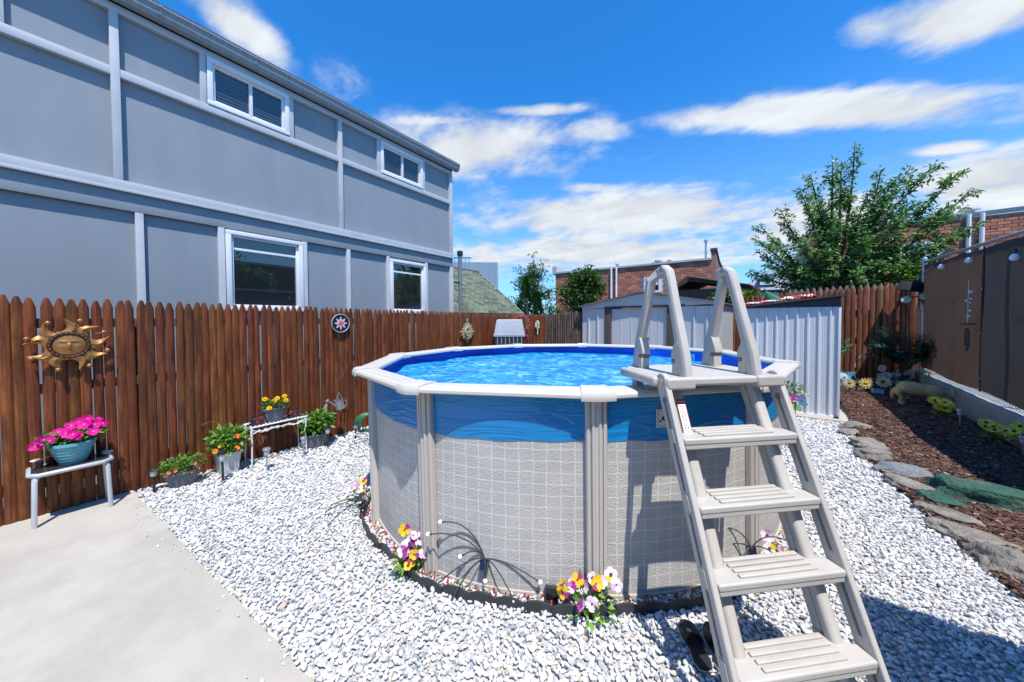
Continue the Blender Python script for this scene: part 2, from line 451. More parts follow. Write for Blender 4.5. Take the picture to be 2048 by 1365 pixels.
def make_gravel():
    g = np.random.default_rng(3)
    rs = random.Random(5)
    hi = [rock_base(rs, 2, .7) for _ in range(7)]; lo = [rock_base(rs, 1, .72) for _ in range(6)]
    # icosphere subdivision 2 is 80 triangles, 1 is 20
    near = []; far = []
    for sp, y0, y1 in ((.0225, .55, 9.0),):
        nx = int(7.4 / sp); ny = int((y1 - y0) / sp)
        X, Y = np.meshgrid(np.arange(nx) * sp - 5.3, np.arange(ny) * sp + y0)
        X = X + g.uniform(-.5, .5, X.shape) * sp; Y = Y + g.uniform(-.5, .5, Y.shape) * sp
        X = X.ravel(); Y = Y.ravel()
    keep = (Y > .585 + (X + 5.25) * .0486) & (X > -5.2)
    ed = np.interp(Y, [0.2, 2.0, 3.4, 4.4, 5.8, 7.5, 8.4, 11.3], [1.9, 1.5, 1.33, 1.21, 1.10, 1.2, 1.3, 1.3]) + .04
    keep &= X < ed
    keep &= ~((X > -.3) & (Y > 7.9)) & ~((X > -4.4) & (Y > 8.6))
    ang = np.arctan2(Y - PCY, X - PCX); rad = np.hypot(X - PCX, Y - PCY)
    tab = np.array([wall_r(a) for a in np.linspace(-PI, PI, 361)])
    keep &= rad > np.interp(ang, np.linspace(-PI, PI, 361), tab) + .01
    # outside the frame on the near right the bed goes on, thinner
    D = np.hypot(X, Y)
    beh = (Y > 4.6) & (X < -.1) & (X > -4.3)
    keep &= ~(beh & (g.uniform(0, 1, len(X)) < .75))
    keep &= ~((D > 4.6) & (g.uniform(0, 1, len(X)) < .45))
    keep &= ~((X > 1.0) & (Y < 2.2) & (g.uniform(0, 1, len(X)) < .5))
    X, Y, D = X[keep], Y[keep], D[keep]; n = len(X)
    P = np.stack([X, Y, g.uniform(-.004, .012, n)], 1)
    size = g.uniform(.0095, .0185, n) * np.where(g.uniform(0, 1, n) < .12, 1.35, 1) * np.where(D > 4.6, 1.3, 1)
    base = np.array([.64, .635, .625])[None] * g.uniform(.85, 1.15, n)[:, None]
    pick = g.uniform(0, 1, n)
    col = base.copy()
    col[pick < .16] = np.array([.46, .475, .50]) * g.uniform(.8, 1.1, (pick < .16).sum())[:, None]
    col[(pick > .16) & (pick < .21)] = (.27, .29, .32)
    col[(pick > .21) & (pick < .24)] = (.55, .48, .39)
    col[(pick > .985)] = (.52, .40, .28)
    col = np.clip(col, 0, .8)
    mat = M('marble_gravel', (.8, .8, .8), .75, .16, 55, .25, 160, .002, attr=True, spec=.3)
    nr = D < 2.7
    st = ((.95, 1.35), (.8, 1.1), (.7, 1.05))
    o = scatter('white_gravel', P[nr], size[nr], st, hi, col[nr], mat, 11)
    tag(o, 'loose white marble gravel around the pool, near part', 'gravel', kind='stuff')
    o2 = scatter('white_gravel_far', P[~nr], size[~nr] * 1.05, st, lo, col[~nr], mat, 12)
    o2.data.name = 'white_gravel_far'
    # one sheet of gravel: join the two densities into one mesh
    return o, o2


_g1, _g2 = make_gravel()


def join(a, bb):
    """merge mesh object bb into a (numpy, no operators)"""
    def get(me):
        V = np.empty(len(me.vertices) * 3, np.float32); me.vertices.foreach_get('co', V)
        Fc = np.empty(len(me.loops), np.int32); me.loops.foreach_get('vertex_index', Fc)
        C = np.empty(len(me.vertices) * 4, np.float32); me.color_attributes['Col'].data.foreach_get('color', C)
        return V.reshape(-1, 3), Fc.reshape(-1, 3), C.reshape(-1, 4)[:, :3]
    v1, f1, c1 = get(a.data); v2, f2, c2 = get(bb.data)
    o = fast_mesh(a.name + '_all', np.concatenate([v1, v2]), np.concatenate([f1, f2 + len(v1)]), a.data.materials[0], np.concatenate([c1, c2]))
    for q in (a, bb):
        me = q.data; bpy.data.objects.remove(q); bpy.data.meshes.remove(me)
    return o


_g = join(_g1, _g2); _g.name = 'white_gravel'
tag(_g, 'loose white and grey marble gravel spread around the pool', 'gravel', kind='stuff')

# mulch bed: soil sheet that rises towards the back fence, then bark chips
soil_m = M('mulch_soil', (.035, .02, .015), .95, .4, 30, .8, 60, .01)
b = MB(); V = []; Fc = []
ys = [-.5 + .4 * i for i in range(31)]
for y in ys:
    for x in (rocks_edge(max(y, .2)) + .02, 2.0, 2.8): V.append((x, y, zg(y) + .012))
for i in range(len(ys) - 1):
    for j in range(2): Fc.append((i * 3 + j, i * 3 + j + 1, i * 3 + j + 4, i * 3 + j + 3))
b.add(V, Fc); tag(b.build('mulch_bed_ground', soil_m), kind='structure')


def make_mulch():
    g = np.random.default_rng(8); n = 42000
    u = g.uniform(0, 1, n); Y = 2.6 + u ** 1.25 * 8.5
    X = rng.random() * 0 + np.interp(Y, [0.2, 2.0, 3.4, 4.4, 5.8, 7.5, 8.4, 11.3], [1.9, 1.5, 1.33, 1.21, 1.10, 1.2, 1.3, 1.3]) + .03
    X = X + g.uniform(0, 1, n) * (2.74 - X)
    keep = ~((X < 1.3) & (Y > 8.0)); X, Y = X[keep], Y[keep]; n = len(X)
    Z = np.maximum(0, Y - 7.2) * .065 + .02 + g.uniform(0, .02, n)
    size = g.uniform(.009, .032, n) * (1 + .05 * np.maximum(Y - 5, 0))
    cube = (np.array([(x, y * .28, z * .14) for x in (-1, 1) for y in (-1, 1) for z in (-1, 1)]), np.array([(0, 1, 3), (0, 3, 2), (4, 6, 7), (4, 7, 5), (0, 4, 5), (0, 5, 1), (2, 3, 7), (2, 7, 6), (0, 2, 6), (0, 6, 4), (1, 5, 7), (1, 7, 3)]))
    wed = (cube[0] * np.array([1, 1.5, .8]) + np.array([[.15, .05, 0]] * 4 + [[-.3, .12, .02]] * 4), cube[1])
    t = g.uniform(0, 1, n)[:, None]
    col = np.array([.062, .031, .024])[None] * (1 - t) + np.array([.185, .105, .08])[None] * t
    k = g.uniform(0, 1, n) < .03; col[k] = (.36, .26, .2)
    k = g.uniform(0, 1, n) < .10; col[k] = (.04, .02, .016)
    P = np.stack([X, Y, Z], 1)
    o = scatter('bark_mulch', P, size, ((.7, 1.6), (.6, 1.3), (.6, 1.4)), [cube, wed], col, M('bark', (.15, .07, .05), .85, .25, 60, attr=True, spec=.2), 21, .22)
    tag(o, 'reddish brown shredded bark mulch in the bed along the right fence', 'mulch', kind='stuff')


make_mulch()

# ------------------------------------------------------------------ grey panelled house on the left
panel_m = M('house_panel', (.238, .272, .30), .6, .08, 2.2, .12, 220, .0015, dirt=((.24, .27, .29), .3), stretch=(1, 1.6, .5))
trim_m = M('house_trim', (.46, .485, .51), .5, .08, 5, dirt=((.33, .34, .35), .5))
white_m = M('white_vinyl', (.70, .72, .74), .4, .06, 8)
gut_m = M('gutter_metal', (.24, .275, .295), .45, .2, 6, stretch=(1, 6, 1), dirt=((.15, .17, .18), .5))
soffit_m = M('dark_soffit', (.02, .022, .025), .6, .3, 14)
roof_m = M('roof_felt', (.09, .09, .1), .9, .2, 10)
glass_m = None


def make_glass(name, col, rough=.02, ior=1.55):
    m, nt, N, L, bs = nm(name)
    bs.inputs['Base Color'].default_value = (*col, 1); bs.inputs['Roughness'].default_value = rough; bs.inputs['IOR'].default_value = ior
    return m


glass_m = make_glass('dark_window_glass', (.012, .017, .02), .02, 2.1)
blind_m = M('blind_slat', (.10, .105, .115), .5, .1)
HX = -6.2
hs_ = thing('panelled_house', 'long grey panelled house with sliding windows and gutter behind the picket fence', 'house', (HX, 0, 0), R(1.2))
H0, H1 = -6.0, 6.25
b = MB(); b.box((-2.6, (H0 + H1) / 2, 2.62), (5.12, H1 - H0 - .04, 5.35)); b.build('wall_core', M('house_core', (.36, .38, .42), .7), hs_)


def panel(y0, y1, z0, z1):
    bb = MB(); bb.box((-.02, (y0 + y1) / 2, (z0 + z1) / 2), (.03, y1 - y0 - .004, z1 - z0 - .004)); bb.build('wall_panel', panel_m, hs_)


def htrim(y0, y1, z0, z1, d=.07, m=None, name='trim_board', x0=-.01):
    bb = MB(); bb.box((x0 + d / 2, (y0 + y1) / 2, (z0 + z1) / 2), (d, y1 - y0, z1 - z0), bev=.004); return bb.build(name, m or trim_m, hs_)


ZB0, ZB1 = 3.08, 3.29     # wide fascia band between the storeys
ZL0, ZL1 = 3.33, 3.425    # ledge
ZM0, ZM1 = 4.63, 4.725    # rail below the clerestory windows
ZT0, ZT1 = 5.38, 5.46
up = [-2.6, -1.35, -.1, .65, 1.46, 2.56, 3.36, 4.17, 5.34]; mid = [-2.6, -.1 + .0, .66, 3.37]; low = [-2.9, -1.9, -.6, .82, 1.615, 2.73, 3.5, 4.36, 5.39]
winU = {(1.46, 2.56), (4.17, 5.34), (-2.6, -1.35)}; winL = {(1.615, 2.73), (4.36, 5.39), (-1.9, -.6)}
ends = H1 - .04
for i, y in enumerate(up):
    y1 = up[i + 1] if i + 1 < len(up) else ends
    if (y, y1) not in winU: panel(y, y1, ZM1, ZT0)
    if y not in (.65, 3.36): htrim(y - .033, y + .033, ZM1 + .002, ZT0 - .002, .065)
mids = [-2.6, .66, 3.37]
for i, y in enumerate(mids):
    y1 = mids[i + 1] if i + 1 < len(mids) else ends
    panel(y, y1, ZL1, ZM0)
    htrim(y - .037, y + .037, ZL1 + .002, ZT0 - .002, .079)
for i, y in enumerate(low):
    y1 = low[i + 1] if i + 1 < len(low) else ends
    if (y, y1) not in winL: panel(y, y1, .1, ZB0)
    else: panel(y, y1, .1, 1.9)
    htrim(y - .036, y + .036, .1, ZB0 - .002, .06)
panel(H0, -2.6, .1, ZB0); panel(H0, -2.6, ZL1, ZT0)
for z0, z1 in ((.1, ZB0), (ZL1, ZT0)): htrim(ends - .05, ends + .04, z0, z1 - .002, .075)
htrim(H0, H1, ZM0, ZM1, .072); htrim(H0, H1, ZT0, ZT1, .072); htrim(H0, H1, ZB0, ZB1, .06, panel_m, 'fascia_band')
htrim(H0, H1, ZL0, ZL1, .085, name='ledge'); htrim(H0, H1, ZB1 + .002, ZL0 - .002, .105, name='lower_ledge')
# soffit, gutter, roof edge
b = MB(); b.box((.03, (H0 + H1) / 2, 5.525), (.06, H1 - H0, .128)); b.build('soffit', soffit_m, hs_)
b = MB()
prof = [(.08, 5.475), (.165, 5.475), (.20, 5.52), (.21, 5.585), (.226, 5.60), (.226, 5.62), (.21, 5.62), (.08, 5.58)]
b.prism([(x, H0, z) for x, z in prof], (0, H1 + .12 - H0, 0)); b.build('gutter', gut_m, hs_, 25)
for gy in (1.02, 2.02, 5.1, 3.6):
    b = MB(); b.prism([(x + .004 if x > .11 else x, gy, z - .003 if z < 5.5 else z + .003) for x, z in prof], (0, .03, 0)); b.build('gutter_bracket', gut_m, hs_, 25)
b = MB(); b.prism([(-5.3, H0 - .1, 5.98), (.225, H0 - .1, 5.625), (.225, H0 - .1, 5.64), (-5.3, H0 - .1, 6.03)], (0, H1 - H0 + .2, 0)); b.build('roof', roof_m, hs_, 0)


def house_window(y0, y1, z0, z1, slide=True, tag_=''):
    f = MB(); t = .06
    for (a, c_, e, g_) in ((y0, y1, z0, z0 + t), (y0, y1, z1 - t, z1), (y0, y0 + t, z0 + t, z1 - t), (y1 - t, y1, z0 + t, z1 - t)):
        f.box((.03, (a + c_) / 2, (e + g_) / 2), (.085, c_ - a, g_ - e), bev=.004)
    w = f.build('window', white_m, hs_)
    s2 = MB()
    for (a, c_, e, g_) in ((y0 + t, y1 - t, z0 + t, z0 + t + .035), (y0 + t, y1 - t, z1 - t - .035, z1 - t), (y0 + t, y0 + t + .035, z0 + t + .035, z1 - t - .035), (y1 - t - .035, y1 - t, z0 + t + .035, z1 - t - .035)):
        s2.box((.012, (a + c_) / 2, (e + g_) / 2), (.045, c_ - a, g_ - e), bev=.003)
    if slide: s2.box((.02, (y0 + y1) / 2, (z0 + z1) / 2), (.05, .04, z1 - z0 - 2 * t - .07), bev=.003)
    s2.build('sash', white_m, w)
    a0, a1, e0, e1 = y0 + t + .035, y1 - t - .035, z0 + t + .035, z1 - t - .035
    parts = [(a0, (y0 + y1) / 2 - .02), ((y0 + y1) / 2 + .02, a1)] if slide else [(a0, a1)]
    for p0, p1 in parts:
        g_ = MB(); g_.box((-.004, (p0 + p1) / 2, (e0 + e1) / 2), (.006, p1 - p0, e1 - e0)); g_.build('pane', glass_m, w)
    if slide:
        for p0, p1 in parts:
            for k in range(9):
                bb = MB(); bb.box((.001, (p0 + p1) / 2, e1 - .03 - k * .047), (.003, p1 - p0 - .012, .009)); bb.build('blind_slat', blind_m, w)
    else:
        bb = MB(); bb.box((.004, (a0 + a1) / 2, e1 - .16), (.012, a1 - a0, .035), bev=.003); bb.build('meeting_rail', white_m, w)


house_window(1.50, 2.525, 4.735, 5.375); house_window(4.21, 5.30, 4.735, 5.375); house_window(-2.55, -1.4, 4.735, 5.375)
house_window(1.66, 2.69, 1.9, 3.06, False); house_window(4.40, 5.35, 1.9, 3.04, False); house_window(-1.85, -.65, 1.9, 3.06, False)
# flue pipe at the far corner
fl = thing('flue_pipe', 'thin grey metal flue pipe with dark cap at the far house corner', 'pipe', (-6.22, 6.45, 0))
b = MB(); b.tube([(0, 0, 0), (0, 0, 3.4)], .045, 12); b.build('pipe', M('galvanised', (.3, .31, .33), .4, .15, 8, metal=.6), fl)
b = MB(); b.lathe([(.065, 3.38), (.075, 3.42), (.075, 3.5), (.03, 3.52)], 14); b.build('cap', soffit_m, fl)
b = MB(); b.box((0, -.1, 2.7), (.05, .2, .04)); b.build('bracket', soffit_m, fl)

# ------------------------------------------------------------------ picket fences
red_wood = wood('stained_picket', (.043, .0125, .0042), (.15, .044, .0115), (.31, .098, .024))
old_wood = wood('weathered_picket', (.045, .032, .026), (.12, .085, .068), (.25, .18, .15))
tan_wood = wood('tan_picket', (.10, .032, .013), (.22, .075, .030), (.34, .125, .052))
rail_m = M('fence_rail', (.10, .05, .03), .8, .3, 8)


def picket_mesh(name, w, h, mat, t=.024, tip=.085, flat=.24):
    prof = [(-w / 2, -t * .5), (-w / 2, -t * .05), (-w * .36, t * .38), (-w * .14, t * .56), (w * .14, t * .56), (w * .36, t * .38), (w / 2, -t * .05), (w / 2, -t * .5)]
    bb = MB(); rings = []
    for z, s in ((0, 1), (h * .3, 1), (h * .65, 1), (h - tip, 1), (h - tip * .1, .42), (h, flat)):
        rings.append([(x * s, -y, z) for x, y in prof])
    bb.sweep(rings)
    o = bb.build(name, mat, None, 40); me = o.data; bpy.data.objects.remove(o)
    return me


def picket_fence(root, a, bpt, hfun, meshes, pitch, zbase=lambda t: 0.0, side=1, jit=.004, skip=None, rails=(.35, 1.05, 1.7), postgap=2.3, wj=.05):
    """a, bpt: ends (x, y) local to root; the face looks to the right of a->b when side = -1"""
    a = Vector((*a, 0)); e = Vector((*bpt, 0)); d = (e - a); ln = d.length; d.normalize(); ang = math.atan2(d.y, d.x)
    if side < 0: ang += PI
    n = int(ln / pitch); x = 0.0
    for i in range(n):
        p = a + d * ((i + .5) * pitch + rng.uniform(-jit, jit)); t = (i + .5) / n
        o = link('picket', meshes[rng.randrange(len(meshes))], root)
        o.location = (p.x, p.y, zbase(t) + rng.uniform(0, .012)); o.rotation_euler = (rng.gauss(0, .003), rng.gauss(0, .004), ang)
        o.scale = (1 + rng.uniform(-wj, wj * .6), rng.uniform(.85, 1.15), (hfun(t) + rng.gauss(0, .006)) / 2.0)
    nv = Vector((-d.y, d.x, 0)) * (1 if side > 0 else -1)
    for z in rails:
        bb = MB(); q0 = a + nv * .035; q1 = e + nv * .035
        bb.bar((q0.x, q0.y, z + zbase(0)), (q1.x, q1.y, z + zbase(1)), .045, .085); bb.build('rail', rail_m, root)
    k = max(1, int(ln / postgap))
    for i in range(k + 1):
        q = a + d * (ln * i / k) + nv * .1
        bb = MB(); bb.box((q.x, q.y, .88 + zbase(i / k)), (.085, .085, 1.76)); bb.build('post', rail_m, root)


mesh_red = [picket_mesh('picket', w, 2.0, red_wood, tip=tp) for w, tp in ((.0725, .085), (.071, .08), (.0735, .092), (.0695, .082))]
fen = thing('picket_fence', 'long reddish brown stained picket fence along the left side', 'fence', (-5.2, -2.2, 0))
picket_fence(fen, (0, 0), (0, 11.25), lambda t: 1.985 - .105 * t, mesh_red, .0728, side=1, rails=(.3, 1.15, 1.74))
mesh_old = [picket_mesh('picket', w, 2.0, old_wood, t=.03, tip=.06, flat=.3) for w in (.072, .066, .076)]
fb = thing('weathered_fence', 'dark weathered picket fence closing the corner left of the grey shed', 'fence', (-5.15, 9.1, 0))
picket_fence(fb, (-.2, 0), (1.22, 0), lambda t: 1.90 + .09 * t, mesh_old, .074, side=1, wj=.1)
mesh_tan = [picket_mesh('picket', w, 2.0, tan_wood, t=.03, tip=.1, flat=.15) for w in (.098, .094, .101)]
ft = thing('tan_picket_fence', 'orange brown picket fence with grey tips behind the corrugated shed', 'fence', (-.6, 11.25, .12))
picket_fence(ft, (0, 0), (3.42, 0), lambda t: 2.2 + .1 * t, mesh_tan, .103, zbase=lambda t: .10 * t, side=1)
for o in list(ft.children):
    if o.name.startswith('picket') and rng.random() < 1: pass
tip_m = M('weathered_tip', (.22, .17, .13), .85, .3, 20)
mt_ = picket_mesh('picket', .1, 2.0, tip_m, t=.02, tip=.1, flat=.15)
ft2 = thing('grey_tipped_fence', 'taller grey weathered picket fence just behind the orange brown one', 'fence', (.6, 11.42, .12))
picket_fence(ft2, (0, 0), (2.3, 0), lambda t: 2.36 + .07 * t, [mt_], .118, side=1)

# ------------------------------------------------------------------ above-ground pool
rim_m = M('pool_resin', (.56, .52, .465), .42, .06, 5, dirt=((.45, .42, .38), .22))
upr_m = M('pool_upright', (.47, .43, .385), .45, .08, 6, stretch=(1, 1, .2))


def pool_wall_mat():
    m, nt, N, L, bs = nm('pool_wall_print')
    uv = N.new('ShaderNodeUVMap'); v = uv.outputs[0]
    ns = N.new('ShaderNodeTexNoise'); ns.inputs['Scale'].default_value = 9; ns.inputs['Detail'].default_value = 2; L.new(v, ns.inputs['Vector'])
    vm = N.new('ShaderNodeVectorMath'); vm.operation = 'MULTIPLY_ADD'; L.new(ns.outputs['Color'], vm.inputs[0]); vm.inputs[1].default_value = (.022, .022, 0); L.new(v, vm.inputs[2])
    br = N.new('ShaderNodeTexBrick'); L.new(vm.outputs[0], br.inputs['Vector']); br.offset = 0.0; br.squash = 1.0
    br.inputs['Scale'].default_value = 1.0; br.inputs['Brick Width'].default_value = .088; br.inputs['Row Height'].default_value = .073; br.inputs['Mortar Size'].default_value = .0027; br.inputs['Mortar Smooth'].default_value = .35
    n1 = noise(N, L, v, 160, 3, .6); n2 = noise(N, L, v, 5, 4, .6)
    base = ramp(N, L, n1, [(.3, (.385, .362, .33)), (.7, (.53, .505, .465))])
    mx = N.new('ShaderNodeMix'); mx.data_type = 'RGBA'; mx.blend_type = 'MULTIPLY'; mx.inputs[0].default_value = 1; L.new(base, mx.inputs[6]); L.new(ramp(N, L, n2, [(.3, (.88, .88, .88)), (.7, (1.08, 1.07, 1.06))]), mx.inputs[7])
    m2 = N.new('ShaderNodeMix'); m2.data_type = 'RGBA'; fm = N.new('ShaderNodeMath'); fm.operation = 'MULTIPLY'; L.new(br.outputs['Fac'], fm.inputs[0]); fm.inputs[1].default_value = .62
    L.new(fm.outputs[0], m2.inputs[0]); L.new(mx.outputs[2], m2.inputs[6]); m2.inputs[7].default_value = (.76, .75, .73, 1)
    # splash dirt just above the ground
    sp = N.new('ShaderNodeSeparateXYZ'); L.new(v, sp.inputs[0]); mr = N.new('ShaderNodeMapRange'); L.new(sp.outputs[1], mr.inputs[0]); mr.inputs[1].default_value = .07; mr.inputs[2].default_value = .0; mr.inputs[3].default_value = 0; mr.inputs[4].default_value = .5
    m3 = N.new('ShaderNodeMix'); m3.data_type = 'RGBA'; L.new(mr.outputs[0], m3.inputs[0]); L.new(m2.outputs[2], m3.inputs[6]); m3.inputs[7].default_value = (.42, .37, .3, 1)
    L.new(m3.outputs[2], bs.inputs['Base Color']); bs.inputs['Roughness'].default_value = .42; bs.inputs['Specular IOR Level'].default_value = .5
    bump(N, L, noise(N, L, v, 75, 3, .55), .75, .006, bs)
    return m


def vinyl(name, c0, c1, wr=.3, rough=.3, sc=1.3):
    m, nt, N, L, bs = nm(name)
    uv = N.new('ShaderNodeUVMap'); mp = N.new('ShaderNodeMapping'); L.new(uv.outputs[0], mp.inputs[0]); mp.inputs['Rotation'].default_value = (0, 0, R(-14)); mp.inputs['Scale'].default_value = (1.2, 6, 1)
    n = noise(N, L, mp.outputs[0], sc, 3, .5, 1.2)
    L.new(ramp(N, L, n, [(.3, c0), (.7, c1)]), bs.inputs['Base Color']); bs.inputs['Roughness'].default_value = rough
    n2 = N.new('ShaderNodeMath'); n2.operation = 'ABSOLUTE'; n3 = N.new('ShaderNodeMath'); n3.operation = 'SUBTRACT'; L.new(n, n3.inputs[0]); n3.inputs[1].default_value = .5; L.new(n3.outputs[0], n2.inputs[0])
    n4 = ramp(N, L, n2.outputs[0], [(0, (1, 1, 1)), (.1, (0, 0, 0))])
    bump(N, L, n4, wr, .012, bs)
    return m


wall_m = pool_wall_mat(); skirt_m = vinyl('blue_skirt_vinyl', (.004, .185, .43), (.006, .215, .49)); liner_m = vinyl('blue_liner', (.004, .09, .62), (.006, .13, .78), .5, .35)


def ring_strip(name, zs, off, mat, parent, n=220, inv=False):
    """vertical band that follows the pool wall; zs: list of (z, extra offset)"""
    me = bpy.data.meshes.new(name); V = []; Fc = []; UV = []
    for i in range(n + 1):
        a = 2 * PI * i / n
        for z, o in zs:
            zz = z(a) if callable(z) else z
            V.append(wpt(a, zz, off + o))
    k = len(zs)
    for i in range(n):
        for j in range(k - 1): Fc.append((i * k + j, (i + 1) * k + j, (i + 1) * k + j + 1, i * k + j + 1))
    me.from_pydata(V, [], Fc); ul = me.uv_layers.new(name='UVMap')
    for lp in me.loops:
        i = lp.vertex_index // k; ul.data[lp.index].uv = (2 * PI * i / n * 2.08, V[lp.vertex_index].z)
    me.polygons.foreach_set('use_smooth', [True] * len(me.polygons)); me.materials.append(mat)
    return link(name, me, parent)


pool = thing('above_ground_pool', 'round above-ground pool with tile print wall, blue skirt and beige rim', 'pool', (0, 0, 0))
ring_strip('wall', [(0.0, 0), (.5, 0), (1.0, 0), (1.29, 0)], 0, wall_m, pool)
ring_strip('skirt', [(lambda a: .985 + .012 * math.sin(5 * a) + .004 * math.sin(41 * a), .004), (1.1, .006), (1.2, .006), (1.29, .005)], 0, skirt_m, pool)
ring_strip('liner', [(.08, 0), (.5, 0), (1.0, 0), (1.28, 0)], -.025, liner_m, pool)
b = MB(); ringp = [wpt(2 * PI * i / 120, .08, -.02) for i in range(120)]; b.add(ringp, [tuple(range(120))]); b.build('pool_floor', M('pool_floor_vinyl', (.05, .42, .85), .5, .25, 3), pool, 0)
b = MB(); b.sweep([[wpt(a, .0, .0), wpt(a, .0, .012), wpt(a, .028, .012), wpt(a, .028, .0)] for a in [2 * PI * i / 160 for i in range(160)]], closed=True); b.build('bottom_track', upr_m, pool)
cen = Vector((PCX, PCY, 0))
NV = len(RIMV)
RV = [Vector((x, y, 0)) for x, y in RIMV]
RWID = .205
inn = [v - (v - cen).normalized() * RWID for v in RV]
rail_prof = [(0.02, 1.282), (0.0, 1.288), (0.0, 1.304), (.05, 1.318), (.30, 1.3225), (.32, 1.316), (.35, 1.316), (.37, 1.3225), (.62, 1.3225), (.64, 1.316), (.67, 1.316), (.69, 1.3225), (.95, 1.320), (1.0, 1.305), (1.0, 1.285), (.9, 1.28)]
for i in range(NV):
    j = (i + 1) % NV
    ring = lambda o_, n_: [Vector((o_.x + (n_.x - o_.x) * t, o_.y + (n_.y - o_.y) * t, z)) for t, z in rail_prof]
    b = MB(); b.sweep([ring(RV[i].lerp(RV[j], .012), inn[i].lerp(inn[j], .012)), ring(RV[i].lerp(RV[j], .988), inn[i].lerp(inn[j], .988))]); b.build('top_rail', rim_m, pool, 28)
cap_prof = [(-.02, 1.27), (-.035, 1.285), (-.032, 1.306), (.03, 1.328), (.4, 1.334), (.95, 1.331), (1.035, 1.310), (1.035, 1.275), (.9, 1.27)]
for i in range(NV):
    p_, n_ = RV[i - 1], RV[(i + 1) % NV]; ip, in_ = inn[i - 1], inn[(i + 1) % NV]
    def pt(k, tt):
        return [Vector((k[0].x + (k[1].x - k[0].x) * t, k[0].y + (k[1].y - k[0].y) * t, z)) for t, z in tt]
    dl = (p_ - RV[i]); dr = (n_ - RV[i]); a_l = .105 / dl.length; a_r = .105 / dr.length
    secs = [(RV[i].lerp(p_, a_l), inn[i].lerp(ip, a_l * .8)), (RV[i].lerp(p_, a_l * .25), inn[i].lerp(ip, a_l * .2)), (RV[i].lerp(n_, a_r * .25), inn[i].lerp(in_, a_r * .2)), (RV[i].lerp(n_, a_r), inn[i].lerp(in_, a_r * .8))]
    b = MB(); b.sweep([pt(s_, cap_prof) for s_ in secs]); b.build('rail_cap', rim_m, pool, 35)
BASE = {0: (-.79, 2.0), 1: (-1.835, 1.60), 2: (-2.74, 1.70), 10: (.02, 2.91)}
for i in range(NV):
    dr = (RV[i] - cen).normalized(); a = math.atan2(dr.y, dr.x)
    top = cen + dr * (wall_r(a, 1.28) + .012); bt = Vector((*BASE[i], 0)) if i in BASE else cen + dr * (wall_r(a, 0) + .012)
    bt = cen + (bt - cen).normalized() * (wall_r(math.atan2(bt.y - PCY, bt.x - PCX), 0) + .012)
    up_prof = [(-.062, -.01), (-.062, .022), (-.055, .032), (-.04, .032), (-.036, .022), (-.031, .022), (-.027, .038), (-.013, .042), (-.009, .034), (.009, .034), (.013, .042), (.027, .038), (.031, .022), (.036, .022), (.04, .032), (.055, .032), (.062, .022), (.062, -.01)]
    rings = []
    for q, z, s in ((bt, .0, 1.0), (top, 1.28, 1.06)):
        dq = (q - cen).normalized(); tg = Vector((-dq.y, dq.x, 0))
        rings.append([Vector((q.x, q.y, z)) + tg * (u * s) + dq * w_ for u, w_ in up_prof])
    b = MB(); b.sweep(rings); b.build('upright', upr_m, pool, 30)


def water_mat():
    m, nt, N, L, bs = nm('pool_water')
    tc = N.new('ShaderNodeTexCoord'); v = tc.outputs['Object']
    N.remove(bs)
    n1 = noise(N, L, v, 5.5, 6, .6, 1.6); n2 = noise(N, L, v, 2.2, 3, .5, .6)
    col = ramp(N, L, n1, [(.34, (.006, .22, .70)), (.48, (.015, .38, .84)), (.6, (.12, .62, .92)), (.72, (.6, .86, .95))])  # palest stops paint white caustic sparkle, along with foam, into the water colour
    bp = N.new('ShaderNodeBump'); bp.inputs['Strength'].default_value = .55; bp.inputs['Distance'].default_value = .03
    ad = N.new('ShaderNodeMath'); ad.operation = 'ADD'; L.new(noise(N, L, v, 7, 5, .55, .8), ad.inputs[0]); L.new(n2, ad.inputs[1]); L.new(ad.outputs[0], bp.inputs['Height'])
    df = N.new('ShaderNodeBsdfDiffuse'); L.new(col, df.inputs[0]); L.new(bp.outputs[0], df.inputs['Normal'])
    tr = N.new('ShaderNodeBsdfTransparent'); tr.inputs[0].default_value = (.35, .78, .97, 1)
    a = N.new('ShaderNodeMixShader'); a.inputs[0].default_value = .35; L.new(df.outputs[0], a.inputs[1]); L.new(tr.outputs[0], a.inputs[2])
    gl = N.new('ShaderNodeBsdfGlossy'); gl.inputs['Roughness'].default_value = .09; L.new(bp.outputs[0], gl.inputs['Normal'])
    fr = N.new('ShaderNodeFresnel'); fr.inputs[0].default_value = 1.33; L.new(bp.outputs[0], fr.inputs['Normal'])
    fm = N.new('ShaderNodeMath'); fm.operation = 'MULTIPLY'; fm.inputs[1].default_value = .75; L.new(fr.outputs[0], fm.inputs[0])
    o = N.new('ShaderNodeMixShader'); L.new(fm.outputs[0], o.inputs[0]); L.new(a.outputs[0], o.inputs[1]); L.new(gl.outputs[0], o.inputs[2])
    L.new(o.outputs[0], N['Material Output'].inputs[0])
    return m


